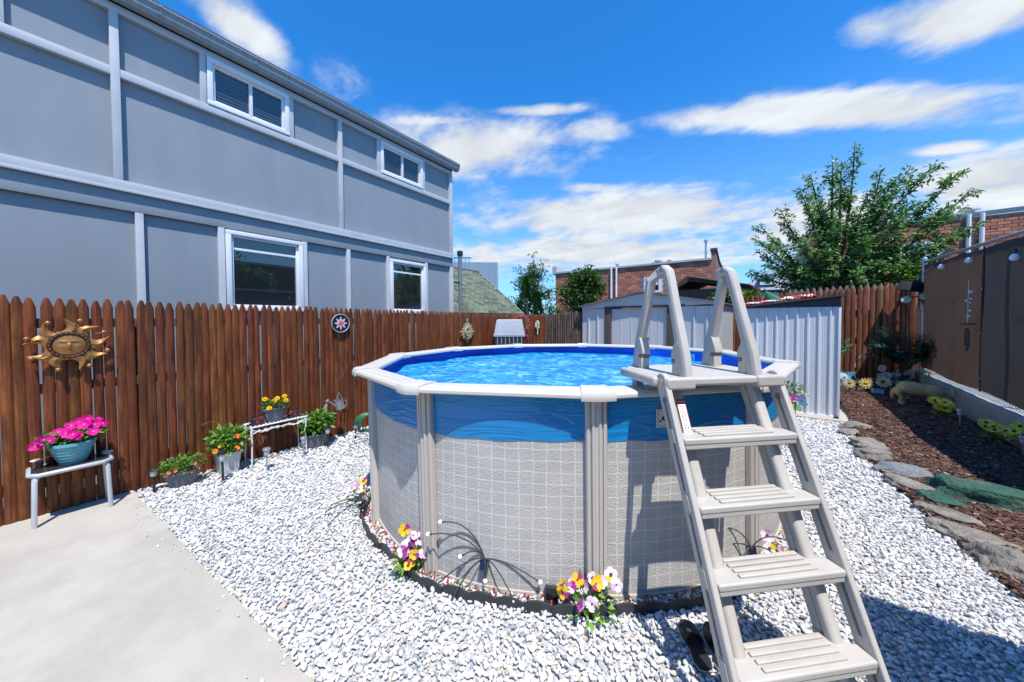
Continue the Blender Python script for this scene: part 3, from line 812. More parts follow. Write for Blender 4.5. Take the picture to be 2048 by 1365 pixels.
def make_water():
    b = MB(); n = 130; k = 44; g = random.Random(2)
    waves = [(g.uniform(-1, 1) * f_, g.uniform(-1, 1) * f_, g.uniform(0, 6.3), a_) for f_, a_ in ((4, .007), (7, .006), (11, .005), (16, .004), (23, .0035), (31, .0025), (42, .002), (9, .005), (14, .004))]
    jets = [(-2.2, 5.35, .035), (-1.35, 5.2, .03), (-3.1, 4.2, .02), (-1.75, 5.4, .015)]
    V = [(PCX, PCY, 1.17)]
    for j in range(1, k + 1):
        for i in range(n):
            a = 2 * PI * i / n; r = (wall_r(a, 1.17) - .024) * j / k; x = PCX + r * math.cos(a); y = PCY + r * math.sin(a)
            z = 1.165 + sum(A * math.sin(p * x + q * y + s) for p, q, s, A in waves)
            for jx, jy, ja in jets: z += ja * math.exp(-((x - jx) ** 2 + (y - jy) ** 2) / .02)
            V.append((x, y, z))
    Fc = [(0, 1 + i, 1 + (i + 1) % n) for i in range(n)]
    for j in range(k - 1):
        for i in range(n): Fc.append((1 + j * n + i, 1 + (j + 1) * n + i, 1 + (j + 1) * n + (i + 1) % n, 1 + j * n + (i + 1) % n))
    b.add(V, Fc)
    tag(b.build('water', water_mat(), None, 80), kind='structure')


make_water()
# return fitting and pool sign
sk = thing('pool_skimmer', 'small pale blue skimmer fitting fixed to the far liner', 'skimmer', (-.86, 5.52, 1.17))
cy_m = M('cyan_plastic', (.03, .35, .55), .4)
b = MB(); b.box((0, 0, 0), (.30, .02, .16), bev=.006); b.build('faceplate', cy_m, sk)
b = MB(); b.box((0, -.012, 0), (.17, .012, .085)); b.build('mouth', M('dark_blue_plastic', (.005, .03, .12), .5), sk)
sk.rotation_euler = (0, 0, R(-25))
# ------------------------------------------------------------------ ladder  (local x across, local y towards the pool)
lad_m = M('ladder_resin', (.48, .45, .405), .48, .1, 6, .2, 130, .002, dirt=((.36, .325, .28), .5))
slot_m = M('ladder_slot', (.16, .155, .15), .7, .1)
un = Vector((.686, -.728, 0)); uu_ = Vector((.728, .686, 0))
lo = un * -1.4 + uu_ * 1.415
lad = thing('pool_ladder', 'beige resin A-frame pool ladder with four outside treads and two hoop handrails', 'ladder', (lo.x, lo.y, 0), math.atan2(uu_.y, uu_.x))
yf = lambda z: .19 - .435 * (1.145 - z)
SLOPE = math.atan(.435)


def slanted(b, x, z0, z1, y_off, wx, dy, bev=.006):
    """rail that follows the slope of the ladder"""
    poly = [(x - wx / 2, yf(z0) + y_off, z0), (x - wx / 2, yf(z0) + y_off + dy, z0), (x - wx / 2, yf(z1) + y_off + dy, z1), (x - wx / 2, yf(z1) + y_off, z1)]
    b.prism(poly, (wx, 0, 0))


def bevmod(o, w=.006, seg=2):
    m = o.modifiers.new('soft_edges', 'BEVEL'); m.width = w; m.segments = seg; m.limit_method = 'ANGLE'; m.angle_limit = R(35)
    return o


steps_z = (1.145, .862, .585, .285)
for sx in (-1, 1):
    b = MB(); slanted(b, sx * .342, .0, 1.40, .0, .03, .095)
    b.tube([(sx * .342 - .016, yf(1.40) + .047, 1.405), (sx * .342 + .016, yf(1.40) + .047, 1.405)], .05, 18)
    rl = bevmod(b.build('side_rail', lad_m, lad, 40))
    for z0, z1 in zip((.02, .33, .63, .91), (.24, .54, .815, 1.30)):
        g = MB(); slanted(g, sx * .342 - .0158, z0, z1, .040, .004, .014); slanted(g, sx * .342 + .0158, z0, z1, .040, .004, .014); g.build('groove', slot_m, rl, 0)
    for z in steps_z:
        g = MB(); slanted(g, sx * (.342 + .0165), z - .03, z + .035, .028, .006, .036); bevmod(g.build('rail_plug', lad_m, rl), .003)
    g = MB(); g.tube([(sx * .342 - .02, yf(1.4) + .047, 1.405), (sx * .342 + .02, yf(1.4) + .047, 1.405)], .024, 16); g.build('pivot_bolt', M('pivot_metal', (.55, .5, .42), .35, .1, metal=.6), rl)
    g = MB(); g.tube([(sx * .342 - .018, yf(1.3) + .05, 1.315), (sx * .342 + .018, yf(1.3) + .05, 1.315)], .017, 14); g.build('lock_hole', slot_m, rl)
    b = MB(); slanted(b, sx * .245, 0, 1.42, .085, .062, .055); bevmod(b.build('stringer', lad_m, lad, 40), .018, 3)
    b = MB(); slanted(b, sx * .245, 0, 1.38, .145, .05, .05); bevmod(b.build('rear_rail', lad_m, lad, 40), .01)
for z in steps_z:
    y0 = yf(z) - .008
    b = MB(); b.prism([(x, y0 + y, z - .035) for x, y in ((-.324, 0), (.324, 0), (.324, .088), (.288, .10), (.288, .148), (.26, .165), (-.26, .165), (-.288, .148), (-.288, .10), (-.324, .088))], (0, 0, .034)); st = bevmod(b.build('tread', lad_m, lad, 40), .009, 3)
    b = MB(); b.box((0, y0 + .014, z - .040), (.640, .022, .036)); bevmod(b.build('nosing', lad_m, st), .006)
    for sx in (-1, 1): b = MB(); b.box((.235 * sx, y0 + .085, z - .05), (.14, .13, .032)); bevmod(b.build('bracket', lad_m, st), .006)
    for k in range(4):
        g = MB(); g.box((-.0, y0 + .034 + k * .034, z + .004), (.40, .022, .013)); bevmod(g.build('grip_ridge', lad_m, st), .004)
# platform over the rim
b = MB()
pl = [(-.355, .30), (.355, .30), (.355, .76), (.30, .84), (-.30, .84), (-.355, .76)]
b.prism([(x, y, 1.386) for x, y in pl], (0, 0, .046)); pf = bevmod(b.build('platform', lad_m, lad, 40), .014, 3)
for sx in (-1, 1):
    b = MB(); b.box((.27 * sx, .315, 1.402), (.17, .055, .066)); bevmod(b.build('platform_lug', lad_m, pf), .014, 3)
    b = MB(); b.box((.365 * sx, .58, 1.402), (.045, .42, .055)); bevmod(b.build('platform_edge', lad_m, pf), .016, 3)


def hoop(x, xr):
    """one closed handrail: front leg leans with the ladder, rear leg leans back to it"""
    pts = [(x, .33, 1.395), (x, .362, 1.55), (x * .98, .455, 1.84), (x * .97, .498, 1.975), (x * .97, .518, 2.028), (x * .97, .555, 2.052), (x * .98, .60, 2.04), (xr * .97, .632, 1.99), (xr * .98, .672, 1.84), (xr, .745, 1.60), (xr, .79, 1.40)]
    P = [Vector(p) for p in pts]; rings = []
    for i, p in enumerate(P):
        t = (P[min(i + 1, len(P) - 1)] - P[max(i - 1, 0)]).normalized(); w = Vector((1, 0, 0)); n = t.cross(w).normalized()
        th = .0245 if 1 < i < len(P) - 2 else .034
        hw = .027
        rings.append([p + w * (hw * cx) + n * (th * cy) for cx, cy in ((-1, -.6), (-.7, -1), (.7, -1), (1, -.6), (1, .6), (.7, 1), (-.7, 1), (-1, .6))])
    b = MB(); b.sweep(rings); h = b.build('handrail', lad_m, lad, 35)
    for y, z, s in ((.392, 1.53, 1), (.715, 1.53, -1)):
        g = MB(); xx = x if s > 0 else xr
        g.prism([(xx - .028, y - .02 * s, z - .10), (xx - .028, y + .035 * s, z - .10), (xx - .028, y + .035 * s, z - .03), (xx - .028, y + .02 * s, z - .03), (xx - .028, y + .02 * s, z - .005), (xx - .028, y + .045 * s, z - .005), (xx - .028, y + .045 * s, z + .02), (xx - .028, y + .01 * s, z + .10), (xx - .028, y - .02 * s, z + .10)], (.056, 0, 0))
        bevmod(g.build('handrail_bracket', lad_m, h), .004)
        g = MB(); g.box((xx, y + .02 * s, z - .018), (.06, .03, .022)); g.build('bracket_slot', slot_m, h, 0)
    g = MB(); g.box((x * .97, .557, 2.055), (.058, .006, .046)); g.build('seam', slot_m, h, 0)


hoop(-.215, -.262); hoop(.205, .25)
# legs that go down inside the pool
for sx in (-1, 1):
    b = MB(); b.bar((sx * .25, .79, 1.385), (sx * .25, 1.02, .10), .06, .05, (1, 0, 0)); b.build('inner_leg', lad_m, lad)
for z in (1.08, .8, .5):
    b = MB(); b.box((0, .79 + (1.39 - z) * .178, z), (.5, .12, .03), bev=.006); b.build('inner_tread', lad_m, lad)
# warning label on the left stringer
lab = MB(); RS = Matrix.Rotation(-SLOPE, 3, 'X')
xl = -.245; zc = 1.20
off = .083


def on_str(b, u, v, w, h, t=.0015, col=None, zc=zc):
    """a flat patch on the front of the left stringer: u across, v along"""
    z = zc + v * math.cos(SLOPE); c = Vector((xl + u, yf(zc) + off + (z - zc) * .435, z)); b.col = col
    b.box(c, (w, t, h), Matrix.Rotation(-SLOPE, 3, 'X'))


b = MB(); on_str(b, 0, 0, .05, .235, .0012, (.82, .82, .8)); on_str(b, 0, .105, .05, .028, .0022, (.62, .03, .03)); on_str(b, 0, -.108, .05, .022, .0022, (.62, .03, .03))
on_str(b, -.0235, 0, .003, .2, .002, (.6, .05, .05)); on_str(b, .0235, 0, .003, .2, .002, (.6, .05, .05))
gg = random.Random(4)
for k in range(14):
    v_ = .078 - k * .0125
    if k in (4, 9):
        on_str(b, -.01, v_, .007, .008, .0022, (.05, .05, .05)); on_str(b, .01, v_, .007, .008, .0022, (.5, .1, .08) if k == 4 else (.05, .05, .05))
    else: on_str(b, gg.uniform(-.003, .003), v_, gg.uniform(.024, .034), .0045, .0022, (.3, .38, .42))
b.build('warning_label', M('label_print', (1, 1, 1), .4, .05, attr=True), lad, 0)


def text_obj(txt, size, mat, parent, mw, name='lettering', ext=.0006):
    cu = bpy.data.curves.new(name, 'FONT'); cu.body = txt; cu.size = size; cu.extrude = ext; cu.align_x = 'CENTER'; cu.align_y = 'CENTER'; cu.resolution_u = 2
    tmp = bpy.data.objects.new(name, cu); COL.objects.link(tmp)
    dg = bpy.context.evaluated_depsgraph_get(); me = bpy.data.meshes.new_from_object(tmp.evaluated_get(dg)); bpy.data.objects.remove(tmp)
    me.materials.clear(); me.materials.append(mat); o = link(name, me, parent); o.matrix_local = mw
    return o


zl = zc + .105 * math.cos(SLOPE)
lblm = Matrix.Translation((xl, yf(zl) + off - .0022, zl)) @ Matrix.Rotation(R(90) - SLOPE, 4, 'X')
text_obj('DANGER', .0115, M('label_white', (.85, .85, .85), .4), lad, lblm)
# no-diving plate on the skirt behind the ladder
a_ = math.atan2(2.235 - PCY, -.395 - PCX); p_ = wpt(a_, 1.135, .010)
sg = thing('no_diving_plate', 'small white no-diving plate with black diver stuck on the blue skirt', 'sign', tuple(p_), a_ + PI / 2)
b = MB(); b.box((0, 0, 0), (.145, .003, .115)); b.build('plate', M('plate_white', (.62, .62, .6), .5), sg, 0)
ink = M('plate_ink', (.02, .02, .02), .5)
b = MB()
b.prism([(-.01, -.0022, .035), (.004, -.0022, .04), (-.02, -.0022, .0), (.0, -.0022, -.012), (.04, -.0022, -.012), (.04, -.0022, -.022), (-.01, -.0022, -.022), (-.04, -.0022, -.005)], (0, .0008, 0)); b.ball((-.045, -.0022, -.018), (.008, .001, .008), 8); b.build('diver', ink, sg, 0)
b = MB()
for x0, z0, w_, h_ in ((0, .05, .12, .002), (0, -.05, .12, .002), (-.06, 0, .002, .1), (.06, 0, .002, .1), (.02, -.036, .07, .004)): b.box((x0, -.002, z0), (w_, .001, h_))
b.build('border', ink, sg, 0)
# ------------------------------------------------------------------ sheds
shed_m = M('shed_steel', (.52, .535, .545), .42, .08, 4, metal=.15, dirt=((.36, .37, .38), .3), stretch=(1, 1, .3))
shed_trim = M('shed_brown_trim', (.075, .055, .05), .55, .2, 8)
shed_roof = M('shed_roof_steel', (.17, .15, .155), .6, .3, 6, dirt=((.13, .07, .05), .6))
sh = thing('grey_metal_shed', 'grey metal garden shed with brown door trim behind the pool', 'shed', (-.73, 8.8, 0), R(-4))
SW, SD, EZ, RZ = 3.28, 2.6, 2.13, 2.40   # local x runs from 0 (right) to -SW (left), y back


def ribbed(x0, x1, z0, z1, ribs, d=.022, y=0.0, w=.03):
    """flat sheet with raised ribs on its front (towards -y)"""
    p = [(x0, 0)]
    for r_ in ribs: p += [(r_ - w, 0), (r_ - w * .5, -d), (r_ + w * .5, -d), (r_ + w, 0)]
    p += [(x1, 0)]
    b = MB(); V = []; Fc = []
    zt = z1 if callable(z1) else (lambda x: z1)
    for x, q in p: V += [(x, y + q, z0), (x, y + q, zt(x)), (x, y + q + .012, z0), (x, y + q + .012, zt(x))]
    for i in range(len(p) - 1):
        a = i * 4; c = a + 4; Fc += [(a, c, c + 1, a + 1), (a + 2, a + 3, c + 3, c + 2), (a + 1, c + 1, c + 3, a + 3)]
    return b.add(V, Fc)


gz = lambda x: EZ + (RZ - EZ) * (1 - abs(x + SW / 2) / (SW / 2))
ribbed(-SW, -SW + .66, .05, EZ - .09, [-SW + .19, -SW + .46], .03).build('wall_sheet', shed_m, sh, 25)
ribbed(-.80, 0, .05, EZ - .09, [-.46, -.2], .03).build('wall_sheet', shed_m, sh, 25)
for x0, x1 in ((-SW + .83, -SW / 2 + .05), (-SW / 2 + .05, -1.05)):
    b = ribbed(x0 + .004, x1 - .004, .08, EZ - .11, [x0 + (x1 - x0) * q for q in (.3, .62, .86)], .008, .03, .012); d_ = b.build('door', shed_m, sh, 25)
    g = MB(); g.box((x1 - .06 if x0 < -2 else x0 + .1, .022, 1.25), (.02, .02, .1)); g.build('handle', shed_trim, d_)
for x0, x1 in ((-SW + .66, -SW + .83), (-1.05, -.80)):
    b = MB(); b.box(((x0 + x1) / 2, .0, (EZ - .09) / 2 + .02), (x1 - x0, .05, EZ - .13), bev=.004); b.build('door_jamb', shed_trim, sh)
b = MB(); b.box((-SW / 2, -.006, EZ - .065), (SW - 1.3, .05, .045)); b.build('door_track', shed_trim, sh)
# gable board: two sloping sheets
for x0, x1 in ((-SW - .02, -SW / 2), (-SW / 2, .02)):
    b = MB(); b.prism([(x0, -.02, EZ - .09 + .0), (x1, -.02, EZ - .05), (x1, -.02, gz(x1)), (x0, -.02, gz(x0) - .01)], (0, .03, 0)); b.build('gable_sheet', shed_m, sh, 0)
sidebox = MB()
b = MB(); V = []; Fc = []; n_ = 44
for i in range(n_ + 1):
    y = SD * i / n_; q = .012 if (i // 2) % 2 else 0
    V += [(q, y, .05), (q, y, EZ - .02)]
for i in range(n_): Fc.append((2 * i, 2 * i + 2, 2 * i + 3, 2 * i + 1))
b.add(V, Fc); b.build('side_wall', shed_m, sh, 25)
b = MB(); b.box((-SW, SD / 2, EZ / 2), (.02, SD, EZ - .05)); b.build('side_wall', shed_m, sh)
b = MB(); b.box((-SW / 2, SD, EZ / 2), (SW, .02, EZ - .05)); b.build('rear_wall', shed_m, sh)
for s in (-1, 1):
    xo = -SW - .08 if s < 0 else .08
    b = MB(); b.prism([(xo, -.12, gz(-SW) - .035), (-SW / 2, -.12, RZ + .015), (-SW / 2, -.12, RZ + .035), (xo, -.12, gz(-SW) - .01)], (0, SD + .25, 0)); b.build('roof_sheet', shed_roof, sh, 0)
b = MB(); b.lathe([(.0, .06), (.06, .05), (.075, 0)], 12, (-1.42, .3, RZ - .06)); b.build('roof_vent', M('vent_alloy', (.5, .5, .52), .4, .1, metal=.5), sh)

cs_m = M('white_corrugated', (.66, .685, .71), .38, .06, 4, metal=.1, dirt=((.48, .5, .52), .25), stretch=(1, 1, .3))
ds_m = M('charcoal_steel', (.035, .04, .045), .5, .15, 6)
s2 = thing('corrugated_shed', 'small white corrugated steel lean-to shed with charcoal roof, right of the ladder', 'shed', (-.21, 8.05, .03))
for x0, x1 in ((0, .445), (.445, .89), (.89, 1.335)):
    rb = []
    b = ribbed(x0 + .002, x1 - .002, .0, 1.915, [x0 + .148 * k + .045 for k in range(3)], .026, 0, .02)
    w_ = b.build('wall_sheet', cs_m, s2, 20)
    for k in range(3):
        for q in (.055, .08, .105):
            g = MB(); xx = x0 + .148 * k + .045 + q - .0
            if xx > x1 - .01: continue
            g.box((xx, -.001, .955), (.007, .006, 1.90)); g.build('fine_rib', cs_m, w_, 0)
b = MB(); b.box((1.345, -.004, .955), (.035, .06, 1.91), bev=.003); b.build('corner_post', cs_m, s2)
b = MB(); b.box((1.345, .75, .955), (.02, 1.45, 1.91)); b.build('side_wall', cs_m, s2)
b = MB(); b.box((.0, .75, .955), (.02, 1.45, 1.91)); b.build('side_wall', cs_m, s2)
b = MB(); b.prism([(-.02, .002, 1.918), (1.36, .002, 1.918), (1.36, .002, 2.085), (-.02, .002, 1.93)], (0, 1.5, 0)); b.build('gable_fascia', ds_m, s2, 0)
b = MB(); b.prism([(-.06, -.09, 1.925), (1.43, -.09, 2.10), (1.43, -.09, 2.125), (-.06, -.09, 1.95)], (0, 1.7, 0)); b.build('roof_sheet', ds_m, s2, 0)
b = MB(); b.box((.675, -.012, .012), (1.36, .04, .035)); b.build('base_rail', M('white_rail', (.75, .77, .8), .4), s2)
b = MB(); b.box((1.32, -.04, .005), (.06, .05, .05), bev=.004); b.build('corner_foot', ds_m, s2)
pad = MB(); pad.prism([(-.45, 7.85, -.02), (1.32, 7.88, -.02), (1.45, 7.72, -.02), (1.36, 8.5, -.02), (1.22, 9.8, -.02), (-.45, 9.8, -.02)], (0, 0, .055))
pad = MB(); pad.prism([(-.42, 7.90, -.02), (1.26, 7.84, -.02), (1.40, 7.86, -.02), (1.18, 9.8, -.02), (-.42, 9.8, -.02)], (0, 0, .05)); tag(pad.build('shed_pad', conc_m, smooth=0), kind='structure')
# red and white rope heaped on the roof edge
rp = thing('striped_rope', 'red and white striped rope coiled along the lean-to shed roof edge', 'rope', (-.21, 8.05, .03))
pts = []
for i in range(260):
    t = i / 259; x = -.02 + t * 1.0; z = 1.95 + (x + .06) * .1175 + .022
    pts.append(Vector((x + .02 * math.sin(i * .9), .03 + .10 * math.sin(i * .74), z + .016 * (1 + math.sin(i * .74 + 1.2)) * (1 if t < .62 else 1.8))))
red_m = M('rope_red', (.55, .02, .025), .7, .15, 30); wht_m = M('rope_white', (.8, .78, .76), .7, .1, 30)
b1, b2 = MB(), MB()
for i in range(0, 258, 2): (b1 if (i // 2) % 2 else b2).tube(pts[i:i + 3], .013, 6)
b1.build('red_strand', red_m, rp)['kind'] = 'stuff'; b2.build('white_strand', wht_m, rp)['kind'] = 'stuff'
coil = MB()
coil.tube([Vector((.92 + .14 * math.cos(a) * (1 - a * .02), .06 + .08 * math.sin(a), 2.10 + a * .0035)) for a in [k * .3 for k in range(44)]], .014, 6); coil.build('coil', red_m, rp)
# closed green parasol lying behind the shed roof
um = thing('folded_parasol', 'folded dark green parasol leaning behind the lean-to shed roof', 'parasol', (.28, 10.3, 0))
b = MB()
for k in range(14):
    a = k * 2 * PI / 14; b.tube([(-.16, 0, 2.43), (-.02 + .09 * math.cos(a), .08 * math.sin(a), 2.26 + .04 * math.sin(a)), (.27 + .12 * math.cos(a), .12 * math.sin(a), 1.98 + .10 * math.sin(a + .6))], [.006, .02, .017], 5)
b.build('canopy', M('parasol_cloth', (.01, .16, .10), .7, .35, 9), um)
b = MB(); b.tube([(-.17, 0, 2.46), (.5, 0, 1.6), (.6, 0, .0)], .018, 8); b.build('pole', ds_m, um)

# ------------------------------------------------------------------ right side: concrete kerb wall, chain-link fence with screens
kw_m = M('kerb_concrete', (.30, .30, .29), .85, .25, 5, .4, 60, .006, dirt=((.14, .14, .13), .6))
b = MB(); V = []; Fc = []
kx = lambda y: 2.86 - .035 * (y - 7.2)
ys = [2.4 + .35 * i for i in range(26)]
ktop = lambda y: .36 + .055 * max(0, y - 6.5)
for y in ys:
    x = kx(y); V += [(x, y, -.1), (x - .005, y, ktop(y) - .02), (x + .012, y, ktop(y)), (x + .24, y, ktop(y)), (x + .25, y, -.1)]
for i in range(len(ys) - 1):
    for j in range(4): Fc.append((i * 5 + j, (i + 1) * 5 + j, (i + 1) * 5 + j + 1, i * 5 + j + 1))
Fc += [(0, 1, 2, 3, 4), tuple(5 * (len(ys) - 1) + j for j in (4, 3, 2, 1, 0))]
b.add(V, Fc); tag(b.build('kerb_wall', kw_m, smooth=30), 'low stained concrete kerb wall under the screened fence on the right', 'wall')
gal_m = M('galvanised_tube', (.42, .47, .53), .35, .15, 8, metal=.6)


def screen_mat(name, c0, c1, chain):
    m, nt, N, L, bs = nm(name)
    uv = N.new('ShaderNodeUVMap'); v = uv.outputs[0]
    mp = N.new('ShaderNodeMapping'); L.new(v, mp.inputs[0]); mp.inputs['Scale'].default_value = (6, 90, 1)
    n1 = noise(N, L, mp.outputs[0], 2, 4, .6); n2 = noise(N, L, v, 2.2, 4, .6)
    wv = N.new('ShaderNodeTexWave'); wv.wave_type = 'BANDS'; wv.bands_direction = 'Y'; L.new(v, wv.inputs['Vector']); wv.inputs['Scale'].default_value = 26; wv.inputs['Distortion'].default_value = 2.2; wv.inputs['Detail'].default_value = 2
    ad = N.new('ShaderNodeMath'); ad.operation = 'ADD'; L.new(n1, ad.inputs[0]); L.new(n2, ad.inputs[1])
    a2 = N.new('ShaderNodeMath'); a2.operation = 'MULTIPLY_ADD'; L.new(wv.outputs[0], a2.inputs[0]); a2.inputs[1].default_value = .26; L.new(ad.outputs[0], a2.inputs[2])
    col = ramp(N, L, a2.outputs[0], [(.62, c0), (1.0, c1)])
    if chain:
        # the links of the chain-link mesh press through the cloth
        mp2 = N.new('ShaderNodeMapping'); L.new(v, mp2.inputs[0]); mp2.inputs['Rotation'].default_value = (0, 0, R(45)); mp2.inputs['Scale'].default_value = (14, 14, 1)
        ck = N.new('ShaderNodeTexBrick'); ck.offset = 0; L.new(mp2.outputs[0], ck.inputs['Vector']); ck.inputs['Scale'].default_value = 1; ck.inputs['Brick Width'].default_value = 1; ck.inputs['Row Height'].default_value = 1; ck.inputs['Mortar Size'].default_value = .1; ck.inputs['Mortar Smooth'].default_value = .6
        mx = N.new('ShaderNodeMix'); mx.data_type = 'RGBA'; fm = N.new('ShaderNodeMath'); fm.operation = 'MULTIPLY'; fm.inputs[1].default_value = .55; L.new(ck.outputs['Fac'], fm.inputs[0]); L.new(fm.outputs[0], mx.inputs[0]); L.new(col, mx.inputs[6]); mx.inputs[7].default_value = (c0[0] * .5, c0[1] * .5, c0[2] * .5, 1); col = mx.outputs[2]
    L.new(col, bs.inputs['Base Color']); bs.inputs['Roughness'].default_value = .8; bs.inputs['Specular IOR Level'].default_value = .2
    t = N.new('ShaderNodeBsdfTranslucent'); L.new(col, t.inputs[0]); ms = N.new('ShaderNodeMixShader'); ms.inputs[0].default_value = .35
    L.new(bs.outputs[0], ms.inputs[1]); L.new(t.outputs[0], ms.inputs[2]); L.new(ms.outputs[0], N['Material Output'].inputs[0])
    return m


sf = thing('screened_fence', 'tall chain-link fence hung with brown and black privacy screens on the right', 'fence', (2.98, 0, 0))
fx = lambda y: -.035 * (y - 7.2) + .02
ztop = lambda y: 2.92


def screen(y0, y1, mat, xo, name):
    me = bpy.data.meshes.new(name); V = []; Fc = []; UV = []; ny, nz = 46, 30; g = random.Random(int(y0 * 10))
    for i in range(ny + 1):
        y = y0 + (y1 - y0) * i / ny
        z0 = ktop(y) + .08 + .02 * math.sin(y * 3.1); z1 = ztop(y) - .06 - .018 * abs(math.sin(y * 2.3))
        for j in range(nz + 1):
            t = j / nz; x = fx(y) + xo + .012 * math.sin(y * 4 + t * 5) * math.sin(t * PI) + .006 * math.sin(y * 17 + t * 3)
            V.append((x, y, z0 + (z1 - z0) * t)); UV.append((y, z0 + (z1 - z0) * t))
    k = nz + 1
    for i in range(ny):
        for j in range(nz): Fc.append((i * k + j, (i + 1) * k + j, (i + 1) * k + j + 1, i * k + j + 1))
    me.from_pydata(V, [], Fc); ul = me.uv_layers.new(name='UVMap')
    for lp in me.loops: ul.data[lp.index].uv = UV[lp.vertex_index]
    me.polygons.foreach_set('use_smooth', [True] * len(me.polygons)); me.materials.append(mat)
    return link(name, me, sf)


YS = 8.78
brown_s = screen(YS, 11.0, screen_mat('brown_screen', (.052, .035, .028), (.145, .096, .068), True), -.03, 'brown_screen')
black_s = screen(2.5, YS + .05, screen_mat('black_screen', (.012, .011, .012), (.075, .068, .064), False), -.045, 'black_screen')
b = MB(); b.tube([(fx(11.05), 11.05, 2.93), (fx(8), 8, 2.93), (fx(2.4), 2.4, 2.93)], .028, 10); b.build('top_rail', gal_m, sf)
for y in (11.07, 8.1, 5.1, 2.45):
    b = MB(); b.tube([(fx(y) + (.0 if y > 11 else .06), y, .1), (fx(y) + (.0 if y > 11 else .06), y, 2.98 if y > 11 else 2.9)], .038 if y > 11 else .03, 12); po = b.build('post', gal_m, sf)
    if y > 11:
        g = MB(); g.lathe([(.046, 2.96), (.046, 3.0), (.03, 3.03), (0, 3.04)], 12, (fx(y), y, 0)); g.build('post_cap', gal_m, po)
        for z in (2.6, 2.1, 1.2): g = MB(); g.lathe([(.043, z - .015), (.043, z + .015)], 12, (fx(y), y, 0)); g.build('clamp', gal_m, po)
b = MB()
wire = [(fx(y) + (.018 if k % 2 else -.018), y, 0) for k, y in enumerate([2.5 + .06 * i for i in range(142)])]
for i in range(0, 141):
    y = 2.5 + .06 * i; z0 = ktop(y) - .0
    b.tube([(fx(y) - .005, y, z0), (fx(y + .06) - .005, y + .06, z0 + .075), (fx(y + .12) - .005, y + .12, z0)], .0035, 4, False)
b.build('chain_link_mesh', gal_m, sf)['kind'] = 'stuff'
for z in (.62, .78, 1.5, 2.2, 2.75):
    b = MB(); b.tube([(fx(YS) - .052, YS + .02, z), (fx(YS) - .058, YS + .02, z)], .016, 10); b.build('grommet', gal_m, black_s)
b = MB(); b.tube([(fx(YS) - .05, YS + .02, ktop(YS) + .08), (fx(YS) - .05, YS + .03, 1.6), (fx(YS) - .05, YS + .01, 2.88)], .022, 6, flat=.4); b.build('hem', M('screen_hem', (.012, .012, .013), .7), black_s)
# string of clear bulbs
sb = thing('bulb_string', 'string of clear outdoor bulbs hanging from the screened fence top', 'string lights', (2.98, 0, 0))
bulb_m = M('bulb_glass', (.75, .78, .82), .12, .05, spec=.8)
bp = [(fx(y) - .09, y, z) for y, z in ((10.9, 2.55), (10.05, 2.73), (9.1, 2.72), (7.95, 2.60), (6.6, 2.7))]
b = MB(); ln_ = []
for (p0, p1) in zip(bp, bp[1:]): ln_ += bez(Vector(p0) + Vector((0, 0, .1)), (Vector(p0) + Vector(p1)) / 2 + Vector((0, 0, -.0)), Vector(p1) + Vector((0, 0, .1)), 8)
b.tube(ln_, .006, 5); b.build('cable', ds_m, sb)
for p in bp[1:]:
    g = MB(); g.lathe([(.018, .10), (.022, .03), (.03, .025)], 10, p); s_ = g.build('socket', ds_m, sb)
    g = MB(); g.lathe([(.028, .028), (.05, -.02), (.045, -.05), (.02, -.068), (0, -.07)], 12, p); g.build('bulb', bulb_m, s_)
# hanging wind chime on the brown screen
wc = thing('tube_wind_chime', 'dark tube wind chime with glass drops hanging at the screen seam', 'wind chime', (2.80, 8.95, 1.2))
b = MB()
for k, (x, y, z0, z1) in enumerate(((0, -.05, .05, .33), (0, .0, .0, .38), (0, .06, .08, .36))): b = MB(); b.tube([(x, y, z0), (x, y, z1)], .013, 8); b.build('chime_tube', ds_m, wc)
b = MB(); b.lathe([(.0, .46), (.09, .45), (.08, .43), (0, .425)], 14); b.build('disc', M('chime_wood', (.12, .06, .03), .5), wc)
b = MB()
for k in range(9): b.ball((rng.uniform(-.05, .05), rng.uniform(-.1, .08), rng.uniform(.55, 1.0)), rng.uniform(.012, .03), 8)
b.tube([(0, 0, .45), (0, 0, 1.15)], .003, 4); b.build('glass_drops', bulb_m, wc)['kind'] = 'stuff'

# ------------------------------------------------------------------ bed: edging rocks, green slab, statue, flowers
rock_m = M('field_stone', (.25, .225, .19), .92, .45, 14, 1.0, 22, .035, dirt=((.10, .10, .095), .8))
grey_rock = M('grey_stone', (.22, .235, .25), .92, .5, 45, 1.0, 60, .02, dirt=((.1, .1, .1), .6))
green_rock = M('green_painted_stone', (.03, .105, .075), .9, .45, 12, 1.0, 30, .03, dirt=((.13, .13, .10), .85))


